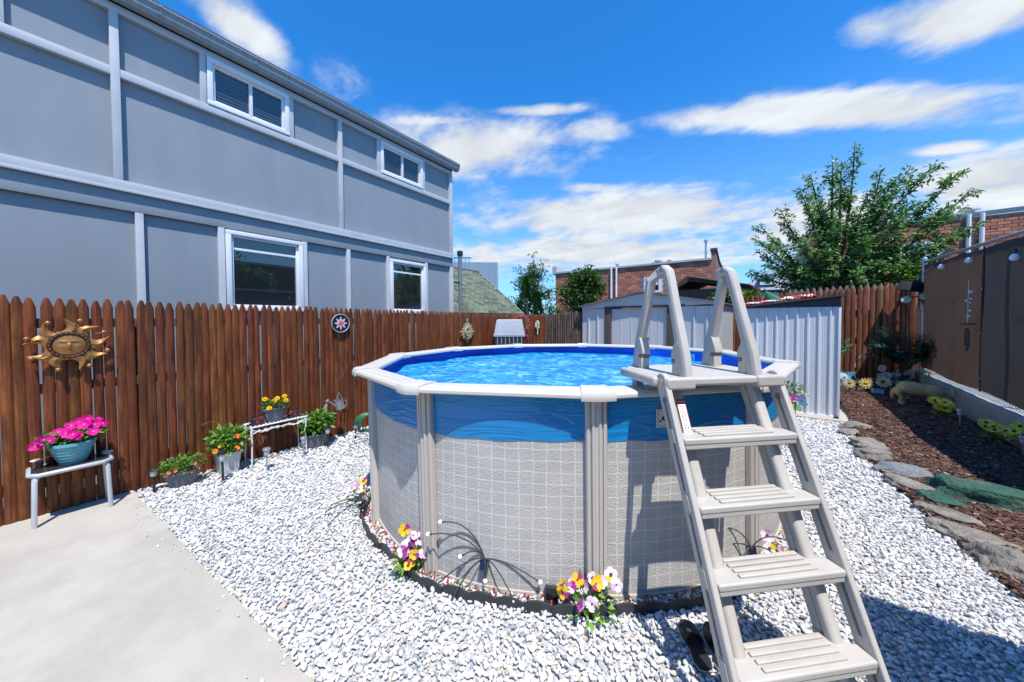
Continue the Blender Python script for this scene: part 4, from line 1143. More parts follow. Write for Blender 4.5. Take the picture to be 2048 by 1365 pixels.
def rock(name, c, d, rz, mat, seed, label, tilt=(0, 0)):
    rs = random.Random(seed); bm = bmesh.new(); bmesh.ops.create_icosphere(bm, subdivisions=4, radius=1)
    pl = [(Vector((rs.gauss(0, 1), rs.gauss(0, 1), rs.gauss(0, .8))).normalized(), rs.uniform(.55, .9)) for _ in range(11)]
    from mathutils import noise as mn
    for v in bm.verts:
        p = v.co.copy()
        for q, h in pl:
            e = p.dot(q)
            if e > h: p -= q * (e - h) * .92
        p += p.normalized() * (mn.noise(p * 2.2 + Vector((seed, 0, 0))) * .16 + mn.noise(p * 5 + Vector((0, seed, 0))) * .08 + mn.noise(p * 11 + Vector((0, seed, 3))) * .035)
        v.co = Vector((p.x * d[0], p.y * d[1], p.z * d[2]))
    me = bpy.data.meshes.new(name); bm.to_mesh(me); bm.free(); me.materials.append(mat)
    me.polygons.foreach_set('use_smooth', [True] * len(me.polygons)); me.set_sharp_from_angle(angle=R(38))
    o = link(name, me, None, c, (tilt[0], tilt[1], rz)); return tag(o, label, 'rock', 'rocks edging the mulch bed')


ROCKS = [((1.25, 7.55, .04), (.22, .13, .09), .3, 'small pale grey edging rock nearest the corrugated shed'), ((1.15, 7.2, .02), (.2, .12, .06), 1.2, 'flat tan edging rock second from the corrugated shed'),
         ((1.22, 6.55, .03), (.30, .20, .09), .5, 'rough brown edging rock third from the corrugated shed'), ((1.20, 6.05, .03), (.22, .17, .10), .1, 'rounded sandy edging rock fourth from the corrugated shed'),
         ((1.32, 5.66, .02), (.27, .19, .085), .2, 'flat round grey edging rock just before the mossy pair'), ((1.28, 5.22, .02), (.27, .14, .075), -.5, 'low brown edging rock touching the green stone'),
         ((1.36, 4.62, .02), (.23, .12, .06), -.6, 'grey flat edging rock just in front of the green stone'), ((1.38, 4.22, .02), (.30, .15, .075), -.6, 'long mossy brown edging rock in the middle of the row'),
         ((1.43, 3.86, .03), (.25, .17, .115), -.75, 'big craggy brown edging rock, second nearest the camera'), ((1.56, 3.44, .02), (.27, .2, .075), -.8, 'dark speckled grey slab nearest the camera in the rock row')]
for k, (c, d, rz, lb) in enumerate(ROCKS): rock('edging_rock', c, d, rz, grey_rock if k in (4, 9) else rock_m, 30 + k, lb)
rock('painted_stone', (1.82, 5.18, .03), (.64, .25, .16), -.25, green_rock, 77, 'large green painted flat stone lying in the mulch').pop('group')
rock('painted_stone', (1.38, 4.93, .01), (.2, .12, .11), -.5, green_rock, 78, 'small green painted stone at the left foot of the large one').pop('group')

# fox statue walking to the right on a stake
fur = None


def fox_mat():
    m, nt, N, L, bs = nm('statue_paint')
    tc = N.new('ShaderNodeTexCoord'); sp = N.new('ShaderNodeSeparateXYZ'); L.new(tc.outputs['Object'], sp.inputs[0])
    n = noise(N, L, tc.outputs['Object'], 40, 4, .6)
    c = ramp(N, L, n, [(.3, (.33, .235, .115)), (.7, (.50, .38, .20))])
    mr = N.new('ShaderNodeMapRange'); L.new(sp.outputs[2], mr.inputs[0]); mr.inputs[1].default_value = .12; mr.inputs[2].default_value = .08
    mx = N.new('ShaderNodeMix'); mx.data_type = 'RGBA'; L.new(mr.outputs[0], mx.inputs[0]); L.new(c, mx.inputs[6]); mx.inputs[7].default_value = (.55, .55, .56, 1)
    L.new(mx.outputs[2], bs.inputs['Base Color']); bs.inputs['Roughness'].default_value = .75
    bump(N, L, noise(N, L, tc.outputs['Object'], 70, 4, .6), .5, .006, bs)
    return m


fx_ = thing('fox_statue', 'tan walking fox garden statue on a dark stake by the kerb wall', 'statue', (2.16, 9.3, .13))
b = MB()
b.tube([(-.05, 0, .33), (.02, 0, .345), (.14, 0, .34), (.28, 0, .32), (.40, 0, .31), (.50, 0, .30)], [.06, .115, .122, .108, .118, .085], 14)
b.tube([(.46, 0, .31), (.54, 0, .29), (.60, 0, .265)], [.07, .062, .055], 12)
b.ball((.625, 0, .26), (.078, .068, .066), 14); b.tube([(.65, 0, .25), (.72, -.01, .215), (.76, -.01, .195)], [.05, .034, .018], 10)
for sy in (-.032, .032): b.tube([(.60, sy, .29), (.61, sy * 1.3, .345), (.622, sy * 1.7, .405)], [.03, .024, .006], 8)
b.tube([(-.02, -.045, .32), (-.045, -.05, .24), (-.005, -.05, .17), (-.03, -.05, .09), (-.005, -.05, .045), (.02, -.05, .035)], [.062, .052, .034, .024, .024, .018], 10)
b.tube([(.02, .045, .32), (.0, .05, .24), (.05, .05, .17), (.03, .05, .09), (.06, .05, .045)], [.06, .05, .034, .024, .022], 10)
b.tube([(.43, -.05, .29), (.44, -.055, .22), (.475, -.055, .20), (.50, -.055, .195)], [.05, .04, .026, .022], 10); b.tube([(.42, .05, .29), (.44, .055, .2), (.43, .055, .1), (.45, .055, .05)], [.05, .038, .024, .022], 10)
b.tube([(-.06, 0, .34), (-.10, 0, .27), (-.115, 0, .18), (-.10, 0, .11)], [.026, .036, .032, .01], 10)
bo = b.build('body', fox_mat(), fx_); rm = bo.modifiers.new('one_skin', 'REMESH'); rm.mode = 'VOXEL'; rm.voxel_size = .011; rm.use_smooth_shade = True; smo = bo.modifiers.new('smooth', 'SMOOTH'); smo.iterations = 4
blk = M('black_paint', (.01, .01, .01), .35)
b = MB(); b.ball((.768, -.01, .195), .017, 8); b.build('nose', blk, fx_)
for sy in (-.04, .025): b = MB(); b.ball((.662, sy * 1.4, .285), .012, 8); b.build('eye', blk, fx_)
b = MB(); b.tube([(.70, -.025, .205), (.64, -.045, .225), (.62, -.045, .21)], [.012, .022, .012], 8); b.build('cheek', M('statue_white', (.5, .48, .44), .7), fx_)
b = MB(); b.tube([(.30, 0, -.02), (.30, 0, .28)], .012, 8); b.build('stake', ds_m, fx_)
# blue wolf head cut-out
wf = thing('animal_head_plaque', 'light blue and white painted animal head plaque behind the corrugated shed corner', 'plaque', (1.50, 10.55, .25))
wb = M('wolf_blue', (.10, .42, .62), .5, .45, 14); ww = M('wolf_white', (.62, .74, .80), .5, .2, 30)
b = MB(); b.prism([(-.19, 0, .08), (-.13, 0, .0), (.0, 0, -.02), (.12, 0, .03), (.19, 0, .12), (.20, 0, .2), (.27, 0, .27), (.275, 0, .315), (.2, 0, .31), (.13, 0, .28), (.02, 0, .315), (-.03, 0, .40), (-.065, 0, .40), (-.075, 0, .31), (-.16, 0, .24)], (0, .025, 0)); b.build('head', wb, wf, 0)
b = MB(); b.lathe([(0, .02), (.07, .014), (.13, 0)], 16, (.03, 0, .16), rot=Matrix.Rotation(R(90), 3, 'X'), sy=.9); b.build('face', ww, wf)
b = MB(); b.ball((.03, -.03, .11), (.022, .02, .018), 8); b.build('nose', blk, wf)
for x in (-.03, .085): b = MB(); b.ball((x, -.018, .19), (.02, .008, .008), 8); b.build('eye', blk, wf)
b = MB(); b.prism([(-.055, -.004, .31), (-.03, -.004, .38), (.0, -.004, .31)], (0, .002, 0)); b.prism([(.18, -.004, .27), (.25, -.004, .3), (.2, -.004, .22)], (0, .002, 0)); b.build('ear_inner', wb, wf, 0)
b = MB(); b.tube([(0, .01, -.1), (0, .01, .1)], .01, 6); b.build('stake', ds_m, wf)
# ------------------------------------------------------------------ plants and small garden things
leaf_bright = M('leaf_bright', (.11, .26, .03), .5, .3, 14, trans=.35, attr=True, spec=.35)
leaf_attr = M('leaf_varied', (.1, .2, .03), .5, .2, 20, trans=.3, attr=True, spec=.35)
petal = M('petal', (1, 1, 1), .55, .08, 30, trans=.25, attr=True, spec=.3)
stem_m = M('stem', (.07, .16, .03), .6, .2)
grey_pot = M('grey_plastic_pot', (.13, .145, .165), .5, .1, 6)
soil2 = M('pot_soil', (.03, .022, .016), .95, .4, 40)


def foliage(b, c, r, n, ln, wd, cols, g, up=.6, flat=.0, droop=.25):
    c = Vector(c)
    for _ in range(n):
        d = Vector((g.gauss(0, 1), g.gauss(0, 1), g.gauss(0, 1))).normalized(); rr = g.random() ** .45
        p = c + Vector((d.x * r[0], d.y * r[1], d.z * r[2])) * rr
        q = (Vector((d.x, d.y, d.z * .5 + up)) + Vector((g.gauss(0, .5), g.gauss(0, .5), g.gauss(0, .4)))).normalized()
        k = g.choice(cols); f = g.uniform(.7, 1.2); b.col = tuple(min(1, x * f) for x in k)
        b.leaf(p, q, Vector((g.gauss(0, .5), g.gauss(0, .5), 1)), ln * g.uniform(.7, 1.25), wd * g.uniform(.75, 1.2), .3, droop)


def bloom(b, c, nrm, r, cols, g, petals=5, cup=.25, ctr=None, wf=1.25):
    """open flower of rounded petals; cols: list of petal colours"""
    c = Vector(c); n = Vector(nrm).normalized(); x = n.orthogonal().normalized(); y = n.cross(x); a0 = g.uniform(0, 6.28)
    for k in range(petals):
        a = a0 + 2 * PI * k / petals; d = x * math.cos(a) + y * math.sin(a); t = n.cross(d); w = r * math.sin(PI / petals) * wf
        b.col = cols[k % len(cols)]
        tip = tuple(min(1, q * 1.0) for q in b.col)
        pts = [c, c + d * r * .5 - t * w * .75 + n * r * cup * .45, c + d * r * .92 - t * w * .6 + n * r * cup, c + d * r + n * r * cup * g.uniform(.8, 1.3), c + d * r * .92 + t * w * .6 + n * r * cup, c + d * r * .5 + t * w * .75 + n * r * cup * .45, c + d * r * .55 + n * r * cup * .2 + n * .001 * k]
        b.add(pts, [(0, 1, 6), (1, 2, 6), (2, 3, 6), (3, 4, 6), (4, 5, 6), (5, 0, 6)])
    if ctr: b.col = ctr; b.ball(c + n * r * .08, r * .16, 6)


def pot_profile(b, rb, rt, h, sx=1, sy=1, rim=.012, z0=0.0, ribs=0):
    prof = [(rb * .96, z0), (rb, z0 + .006)]
    k = ribs * 4 if ribs else 6
    for i in range(1, k):
        t = i / k; r = rb + (rt - rb) * (t ** .75); r += (.004 * math.sin(t * ribs * 2 * PI) if ribs else 0); prof.append((r, z0 + h * t * .86))
    prof += [(rt, z0 + h * .86), (rt + rim, z0 + h * .88), (rt + rim, z0 + h), (rt - .004, z0 + h), (rt - .02, z0 + h * .9), (0, z0 + h * .88)]
    return b.lathe(prof, 36, sx=sx, sy=sy)


G1 = [(.12, .30, .03), (.2, .42, .05), (.07, .2, .025), (.28, .45, .08)]
G2 = [(.05, .15, .02), (.09, .22, .03), (.04, .11, .02), (.16, .3, .05)]
G3 = [(.16, .34, .05), (.1, .24, .03), (.26, .42, .09)]

# side table by the fence
tb = thing('side_table', 'small silver metal side table with dark glass top against the fence', 'table', (-5.05, .2, .025))
alu = M('table_aluminium', (.46, .475, .49), .42, .06, 6, metal=.15)
b = MB(); c_ = [(-.13, -.225), (.1, -.225), (.15, -.18), (.15, .18), (.1, .225), (-.13, .225), (-.15, .2), (-.15, -.2)]
fr = [Vector((x, y, .435)) for x, y in c_]
b.tube(fr, .018, 10, closed=True); b.build('frame', alu, tb)
b = MB(); b.prism([(x * .96, y * .97, .444) for x, y in c_], (0, 0, .006)); b.build('glass_top', make_glass('smoked_glass', (.035, .03, .028), .06), tb, 0)
for sx, sy in ((1, -1), (1, 1), (-1, -1), (-1, 1)):
    b = MB(); b.tube([(.1 * sx, .175 * sy, .42), (.128 * sx, .19 * sy, .415), (.142 * sx, .2 * sy, .39), (.145 * sx, .205 * sy, .2), (.148 * sx, .21 * sy, .0)], .0175, 10, flat=.8); b.build('leg', alu, tb)
tp_ = .45 + .025
pot = thing('petunia_pot', 'light blue ribbed oval pot of magenta petunias on the side table', 'potted plant', (-5.06, .21, tp_))
b = MB(); pot_profile(b, .085, .16, .2, .9, .84, ribs=6); b.build('pot', M('blue_ribbed_glaze', (.10, .36, .42), .22, .08, 6, coat=.4), pot, 50)
g = random.Random(21); b = MB(); foliage(b, (0, 0, .235), (.13, .19, .06), 480, .05, .028, G1, g, .5); b.build('leaves', leaf_bright, pot, 0)
for (y, z, x) in ((-.26, .155, .04), (-.2, .20, .06), (-.16, .19, .09), (-.10, .245, .05), (-.05, .235, .10), (0, .225, .14), (.03, .21, .15), (.06, .30, -.02), (.12, .315, .0), (.09, .28, .05), (.17, .265, .05), (.2, .28, .0), (.15, .215, .12), (.24, .26, .02), (-.23, .17, .0), (.0, .27, -.04)):
    y *= .76; b = MB(); bloom(b, (x, y, z + .055), (1.0, -.35 + g.uniform(-.4, .4), .55 + g.uniform(-.3, .3)), g.uniform(.036, .05), [(.72, .0, .28), (.62, .0, .24)], g, 5, g.uniform(.15, .5), (.85, .5, .6), 1.02); b.build('flower', petal, pot, 0)
jar = thing('glass_jar', 'small clear glass candle jar left on the side table', 'jar', (-5.09, .015, tp_))
jg = make_glass('clear_jar_glass', (.5, .5, .5), .03); jg.node_tree.nodes['Principled BSDF'].inputs['Transmission Weight'].default_value = .95
b = MB(); b.lathe([(.03, 0), (.033, .004), (.033, .07), (.036, .075), (.031, .075), (.029, .008), (0, .006)], 18); b.build('jar', jg, jar); b = MB(); b.lathe([(.036, .072), (.037, .078), (.03, .08)], 18); b.build('rim', M('jar_rim', (.7, .6, .5), .4), jar)
rock('seashell_stone', (-5.1, .41, tp_ + .02), (.03, .045, .022), .2, M('pale_stone', (.45, .4, .36), .6, .3, 30, dirt=((.2, .15, .12), .7)), 90, 'pale rounded stone at the right end of the side table').pop('group')


def solar_light(loc, head, label, h=.2, z0=0.0):
    t = thing('solar_path_light', label, 'path light', loc, group='solar path lights')
    m = M('solar_black', (.015, .015, .017), .45, .1) if head == 'black' else M('solar_steel', (.48, .47, .45), .28, .08, metal=.7)
    b = MB(); b.tube([(0, 0, -.03), (0, 0, h * .72)], .011 if head == 'black' else .008, 10); b.build('stake', m, t)
    b = MB(); b.lathe([(.02, h * .70), (.028, h * .74), (.03, h * .95), (.026, h * .96)], 16); b.build('lens', M('solar_lens', (.55, .56, .58), .2, .1, 40), t)
    b = MB(); b.lathe([(.04, h * .94), (.043, h * .99), (.036, h * 1.04), (0, h * 1.05)], 18); b.build('cap', m, t)
    return t


for x, y, hd, h, lb in ((-5.02, .71, 'black', .24, 'black solar stake light nearest the patio corner'), (-4.72, 1.19, 'black', .33, 'tall black solar stake light in front of the white pot'),
                        (-4.65, 1.58, 'steel', .26, 'steel solar stake light before the left legs of the wire stand'), (-4.74, 2.02, 'steel', .25, 'steel solar stake light before the right legs of the wire stand'),
                        (-4.77, 2.34, 'black', .30, 'black solar stake light right of the leafy grey pot'), (-4.79, 2.75, 'black', .24, 'black solar stake light below the watering can')):
    solar_light((x, y, 0), hd, lb, h)
# grey pots
def grey_planter(loc, rz, rb, rt, h, sx, sy, label):
    t = thing('grey_planter', label, 'potted plant', loc, rz, 'grey plastic planters')
    b = MB(); pot_profile(b, rb, rt, h, sx, sy); b.build('pot', grey_pot, t, 50); return t


p1 = grey_planter((-4.97, .92, 0), 0, .07, .115, .17, .8, 1.25, 'low grey pot of orange-flecked greenery by the patio corner')
g = random.Random(31); b = MB(); foliage(b, (0, 0, .23), (.13, .19, .09), 650, .04, .014, G2 + G1, g, .5); b.build('leaves', leaf_attr, p1, 0)
for _ in range(7): b = MB(); bloom(b, (g.uniform(.05, .13), g.uniform(-.13, .12), g.uniform(.15, .26)), (1, -.3, .5), .016, [(.75, .10, .02), (.8, .2, .15)], g, 5, .3); b.build('flower', petal, p1, 0)
p2 = thing('white_planter', 'weathered white square pot of zinnia greenery with orange blooms', 'potted plant', (-4.97, 1.30, 0))
b = MB(); b.sweep([[Vector((x * s, y * s, z)) for x, y in ((-1, -1), (1, -1), (1, 1), (-1, 1))] for s, z in ((.075, 0), (.10, .22), (.108, .225), (.108, .25), (.098, .25), (.09, .22))]); b.build('pot', M('old_white_pot', (.62, .63, .62), .6, .15, 8, dirt=((.4, .38, .33), .5)), p2)
g = random.Random(33); b = MB(); foliage(b, (0, 0, .38), (.15, .17, .15), 420, .075, .036, G3, g, .4); b.build('leaves', leaf_attr, p2, 0)
b = MB()
for y, z, x, c in ((-.09, .37, .13, (.85, .36, .02)), (.06, .43, .12, (.85, .16, .01)), (.05, .30, .14, (.85, .25, .02)), (-.13, .31, .1, (.8, .2, .02)), (-.03, .26, .14, (.2, .4, .05))):
    b = MB(); bloom(b, (x, y, z), (1, -.2, .6), .03, [c], g, 8, .2, (.5, .2, .01)); b.build('flower', petal, p2, 0)
b = MB(); b.tube(bez((-.02, 0, .45), (-.05, -.05, .68), (-.02, -.22, .60), 8), .003, 5); b.build('tendril', stem_m, p2)
p3 = grey_planter((-4.98, 2.30, 0), 0, .10, .135, .2, .85, 1.2, 'grey pot of broad light green leaves right of the wire stand')
g = random.Random(35); b = MB(); foliage(b, (0, 0, .33), (.15, .2, .15), 360, .085, .06, G3, g, .5); b.build('leaves', leaf_attr, p3, 0)
# white wire plant stand
ws = thing('wire_plant_stand', 'white wrought wire plant stand with leafy scroll apron', 'plant stand', (-5.02, 1.82, 0))
wm = M('white_wire', (.72, .73, .75), .45, .1, 20, dirt=((.5, .46, .4), .3))
for sx, sy in ((1, -1), (1, 1), (-1, -1), (-1, 1)):
    b = MB(); b.tube([(.11 * sx, .30 * sy, .47), (.115 * sx, .305 * sy, .36), (.105 * sx, .295 * sy, .30), (.112 * sx, .302 * sy, .2), (.115 * sx, .305 * sy, 0)], [.016, .011, .009, .008, .008], 8); b.build('leg', wm, ws)
b = MB(); b.tube([(.12, -.32, .475), (.12, .32, .475), (-.12, .32, .475), (-.12, -.32, .475)], .009, 8, closed=True); b.build('top_frame', wm, ws)
for k in range(15):
    y = -.28 + k * .04
    b = MB(); b.tube([(-.12, y, .475), (-.04, y + .015, .477), (.04, y - .015, .477), (.12, y, .475)], .006, 6, flat=.5); b.build('top_slat', wm, ws)
b = MB()
for s in (-1, 1):
    b.tube([(.122, s * .29, .40), (.125, s * .22, .425), (.125, s * .15, .40), (.125, s * .07, .43), (.125, 0, .42)], .006, 6)
    b.tube([(.122, s * .29, .44), (.125, s * .2, .40), (.125, s * .1, .435), (.125, s * .02, .405)], .005, 6)
for k in range(9):
    y = -.26 + k * .065; b.leaf((.127, y, .415), (0, rng.choice((-1, 1)), .6), (1, 0, 0), .05, .022)
b.build('scroll_apron', wm, ws)
for s in (-1, 1): b = MB(); b.tube([(-.11, .30 * s, .07), (.11, .30 * s, .07)], .005, 6); b.build('cross_bar', wm, ws)
p4 = grey_planter((-5.02, 1.80, .482), 0, .078, .115, .17, .8, 1.15, 'grey pot of yellow marigolds standing on the white wire stand')
g = random.Random(36); b = MB(); foliage(b, (0, 0, .20), (.11, .16, .06), 420, .045, .014, G2, g, .5); b.build('leaves', leaf_attr, p4, 0)
b = MB()
for y, z, x in ((-.10, .285, .0), (.03, .275, .02), (-.02, .25, .05), (.11, .24, .06), (-.09, .185, .10), (.13, .28, -.03)):
    b = MB()
    for q in range(3): bloom(b, (x, y, z + q * .007), (.7, -.2, .8), .03 - q * .008, [(.85, .55, .0), (.8, .48, 0)], g, 9, .25 + q * .2)
    b.build('flower', petal, p4, 0)


def mini_train(y, label, flip):
    t = thing('iron_engine_figurine', label, 'figurine', (-5.0, y, .482), PI if flip else 0, 'iron figurines on the wire stand')
    m1 = M('cast_iron', (.02, .02, .022), .5, .2); m2 = M('iron_red', (.3, .04, .03), .5, .2)
    b = MB(); b.box((0, 0, .012), (.085, .14, .018), bev=.004); b.build('base', m1, t)
    b = MB(); b.tube([(0, -.05, .055), (0, .03, .055)], .024, 12); b.build('boiler', m1, t)
    b = MB(); b.box((0, .045, .075), (.055, .04, .075), bev=.004); b.build('cab', m2, t)
    b = MB(); b.box((0, .045, .118), (.07, .055, .008)); b.build('roof', m1, t)
    b = MB(); b.lathe([(.009, .07), (.009, .11), (.016, .125), (.01, .13)], 10, (0, -.038, 0)); b.build('stack', m1, t)
    for yy in (-.035, .0, .045):
        for sx in (-1, 1): b = MB(); b.tube([(.03 * sx, yy, .035), (.036 * sx, yy, .035)], .02, 12); b.build('wheel', m2 if yy == 0 else m1, t)


mini_train(1.60, 'black and red iron engine figurine left of the marigold pot', False); mini_train(2.02, 'black and red iron engine figurine right of the marigold pot', True)
# watering can on a shepherd hook, with fairy lights pouring out
hk = thing('shepherd_hook', 'thin black shepherd hook stake beside the pool holding the watering can', 'hook', (-4.98, 2.68, 0))
b = MB(); b.tube([(0, 0, -.05), (.0, .02, .5), (0, .03, .80)] + [(0, -.02 + .055 * math.cos(a), .84 + .075 * math.sin(a)) for a in [k * .35 for k in range(11)]] + [(0, -.09, .80), (0, -.06, .775)], .007, 8); b.build('rod', ds_m, hk)
wcn = thing('watering_can', 'galvanised watering can hanging from the hook with fairy lights as water', 'watering can', (-4.95, 2.60, .55))
zinc = M('zinc_can', (.34, .36, .36), .42, .35, 16, .3, 50, metal=.5)
RT = Matrix.Rotation(R(12), 3, 'X')
b = MB(); b.lathe([(.062, -.085), (.066, -.08), (.056, .05), (.06, .055), (.05, .055), (.05, -.06), (0, -.07)], 20, rot=RT); b.build('body', zinc, wcn)
b = MB(); b.tube([(0, -.05, -.04), (0, -.12, .03), (0, -.15, .05)], [.016, .012, .01], 10); b.lathe([(.01, 0), (.028, .03), (.026, .034), (0, .036)], 14, (0, -.15, .05), rot=Matrix.Rotation(R(50), 3, 'X')); b.build('spout', zinc, wcn)
b = MB(); b.tube([(0, -.035, .055), (0, -.02, .12), (0, .0, .15), (0, .02, .12), (0, .045, .05)], .005, 8); b.build('bail', zinc, wcn)
b = MB(); b.tube([(0, .06, .03), (0, .11, .02), (0, .11, -.05), (0, .065, -.07)], .006, 8); b.build('handle', zinc, wcn)
b = MB(); g = random.Random(5)
for k in range(5):
    pts = [Vector((0, -.165, .055))] + [Vector((g.uniform(-.02, .02), -.185 - .012 * k + g.uniform(-.008, .008), .03 - .09 * q)) for q in range(1, 7)]
    b.tube(pts, .0022, 4)
    for p in pts[1:]: b.ball(p, .006, 6)
b.build('fairy_lights', M('fairy_wire', (.62, .6, .56), .4), wcn)['kind'] = 'stuff'
hs2 = thing('hose_reel', 'dark green coiled garden hose half hidden behind the pool', 'hose', (-5.0, 3.05, 0))
hz_m = M('green_hose', (.02, .16, .07), .4, .15)
for k in range(4): b = MB(); b.tube([(.12 * math.cos(a) * .5, .15 * math.cos(a), .16 + .13 * math.sin(a) + .0) for a in [q * PI / 12 for q in range(24)]], .013, 8, closed=True); o = b.build('coil', hz_m, hs2); o.location = (.03 * k, .012 * k, 0)

# ------------------------------------------------------------------ fence decorations (faces look towards +x)
bronze = M('sun_bronze', (.37, .175, .05), .42, .35, 12, .25, 40, metal=.45, dirt=((.22, .08, .03), .5)); dkb = M('dark_bronze', (.07, .03, .018), .45, .3, 18, metal=.5)
sn = thing('sun_face', 'large bronze sun face with wavy rays and wire bead stems on the fence', 'wall ornament', (-5.155, .215, 1.54))
SR = .105


def ray_poly(a, r0, r1, w, bend):
    """wavy flame outline in the y-z plane"""
    L_, Rr = [], []
    for k in range(9):
        t = k / 8; r = r0 + (r1 - r0) * t; off = bend * math.sin(t * PI * 1.35) * .9; wd = w * (1 - t) ** .75 + .004
        d = Vector((0, math.cos(a), math.sin(a))); n = Vector((0, -math.sin(a), math.cos(a)))
        L_.append(d * r + n * (off + wd)); Rr.append(d * r + n * (off - wd))
    return L_ + Rr[::-1]


for k in range(9):
    a = 2 * PI * k / 9 + .17
    b = MB(); P = ray_poly(a, SR * .95, SR * 2.05, .046, .030 * (1 if k % 2 else -1)); n = len(P); ctr = [(P[i] + P[n - 1 - i]) / 2 + Vector((.018, 0, 0)) for i in range(n // 2)]
    V = P + ctr; Fc = []
    for i in range(n // 2 - 1): Fc += [(i, i + 1, n + i + 1, n + i), (n - 1 - i, n + i, n + i + 1, n - 2 - i), (i, n - 1 - i, n - 2 - i, i + 1)]
    b.add([v + Vector((.02, 0, 0)) for v in V], Fc); b.build('ray', bronze, sn, 50)
for k in range(8):
    a = 2 * PI * k / 8 + .5; d = Vector((0, math.cos(a), math.sin(a))); n = Vector((0, -math.sin(a), math.cos(a)))
    b = MB(); b.tube([d * SR + Vector((.02, 0, 0)), d * SR * 1.5 + n * .012 + Vector((.035, 0, 0)), d * SR * 1.9 + Vector((.035, 0, 0))], .0028, 6); st_ = b.build('wire_stem', dkb, sn)
    b = MB(); b.ball(d * SR * 1.95 + Vector((.035, 0, 0)), (.014, .017, .017), 8); b.build('bead', bronze, st_)
b = MB(); b.tube([(.03, SR * .93 * math.cos(a), SR * .93 * math.sin(a)) for a in [q * PI / 24 for q in range(48)]], .0135, 8, closed=True); rg = b.build('rim', dkb, sn)
for k in range(22):
    a = 2 * PI * k / 22; b = MB(); b.ball((.043, SR * .93 * math.cos(a), SR * .93 * math.sin(a)), .0055, 6); b.build('stud', bronze, rg)


def face_mesh(rad, hscale, name, mat, parent, x0, feat=1.0):
    n, k = 40, 22; V = []; Fc = []
    def hgt(y, z):
        y /= rad; z /= rad; G = lambda cy, cz, sy, sz: math.exp(-((y - cy) / sy) ** 2 - ((z - cz) / sz) ** 2)
        h = .55 * math.sqrt(max(0, 1 - .8 * (y * y + z * z)))
        h += feat * (.26 * G(0, -.02, .11, .22) + .12 * G(0, -.18, .17, .09) + .10 * G(-.36, .33, .28, .07) + .10 * G(.36, .33, .28, .07) - .11 * G(-.36, .16, .2, .12) - .11 * G(.36, .16, .2, .12) + .07 * G(-.36, .15, .14, .05) + .07 * G(.36, .15, .14, .05) + .08 * G(-.45, -.2, .25, .2) + .08 * G(.45, -.2, .25, .2) + .10 * G(0, -.42, .26, .05) + .09 * G(0, -.55, .2, .05) - .07 * G(0, -.485, .3, .03) + .08 * G(0, -.75, .2, .12))
        return h * hscale
    V.append((x0 + hgt(0, 0), 0, 0))
    for j in range(1, k + 1):
        for i in range(n):
            a = 2 * PI * i / n; r = rad * j / k; y, z = r * math.cos(a), r * math.sin(a); V.append((x0 + hgt(y, z), y, z))
    for i in range(n): Fc.append((0, 1 + i, 1 + (i + 1) % n))
    for j in range(k - 1):
        for i in range(n): Fc.append((1 + j * n + i, 1 + (j + 1) * n + i, 1 + (j + 1) * n + (i + 1) % n, 1 + j * n + (i + 1) % n))
    Fc.append(tuple(1 + (k - 1) * n + i for i in range(n)))
    b = MB(); b.add(V, Fc); return b.build(name, mat, parent, 80)


face_mesh(SR * .86, .06, 'face', bronze, sn, .012)
sn.scale = (1, 1.15, 1.12)
# star medallion
md = thing('star_medallion', 'round black medallion with lilac star and orange centre on the fence', 'wall ornament', (-5.15, 2.745, 1.71))
RX = Matrix.Rotation(R(90), 3, 'Y')
b = MB(); b.lathe([(0, .0), (.135, .0), (.135, .012), (0, .012)], 40, rot=RX); b.build('disc', M('medal_black', (.012, .012, .014), .35), md)
b = MB(); b.tube([(.012, .135 * math.cos(a), .135 * math.sin(a)) for a in [q * PI / 24 for q in range(48)]], .007, 6, closed=True); b.build('rim', M('medal_silver', (.5, .5, .52), .4, metal=.4), md)
st = [Vector((.013, (.105 if k % 2 == 0 else .052) * math.cos(k * PI / 8), (.105 if k % 2 == 0 else .052) * math.sin(k * PI / 8))) for k in range(16)]
b = MB(); b.prism(st, (.004, 0, 0)); b.build('star', M('medal_lilac', (.55, .48, .62), .45, .2, 40), md, 0)
st = [Vector((.018, (.054 if k % 2 == 0 else .03) * math.cos(k * PI / 4 + .39), (.054 if k % 2 == 0 else .03) * math.sin(k * PI / 4 + .39))) for k in range(8)]
b = MB(); b.prism(st, (.003, 0, 0)); b.build('centre', M('medal_orange', (.6, .14, .04), .45, .3, 30), md, 0)
# gold sun and moon plaque
gs = thing('gold_sun_plaque', 'pointed gold sun plaque with moon face hanging near the fence corner', 'wall ornament', (-5.145, 5.53, 1.50))
gold = M('gold_stone', (.36, .31, .20), .6, .25, 14, .4, 40)
st = []
for k in range(32):
    a = k * PI / 16; big = (k % 8 == 0); r = (.235 if big else .19) if k % 2 == 0 else .14
    st.append(Vector((0, r * math.cos(a), r * math.sin(a) * 1.05)))
b = MB(); b.prism(st, (.02, 0, 0)); b.build('rays', gold, gs, 0)
face_mesh(.12, .05, 'face', gold, gs, .012, .8)
b = MB(); b.tube([(.055, .10 * math.cos(a), .10 * math.sin(a)) for a in [R(60 + q * 10) for q in range(26)]], [.004 + .016 * math.sin(q / 25 * PI) for q in range(26)], 8); b.build('crescent', gold, gs)
b = MB(); b.box((.01, 0, .25), (.02, .03, .07)); b.build('hanger', M('verdigris', (.2, .42, .36), .6), gs)
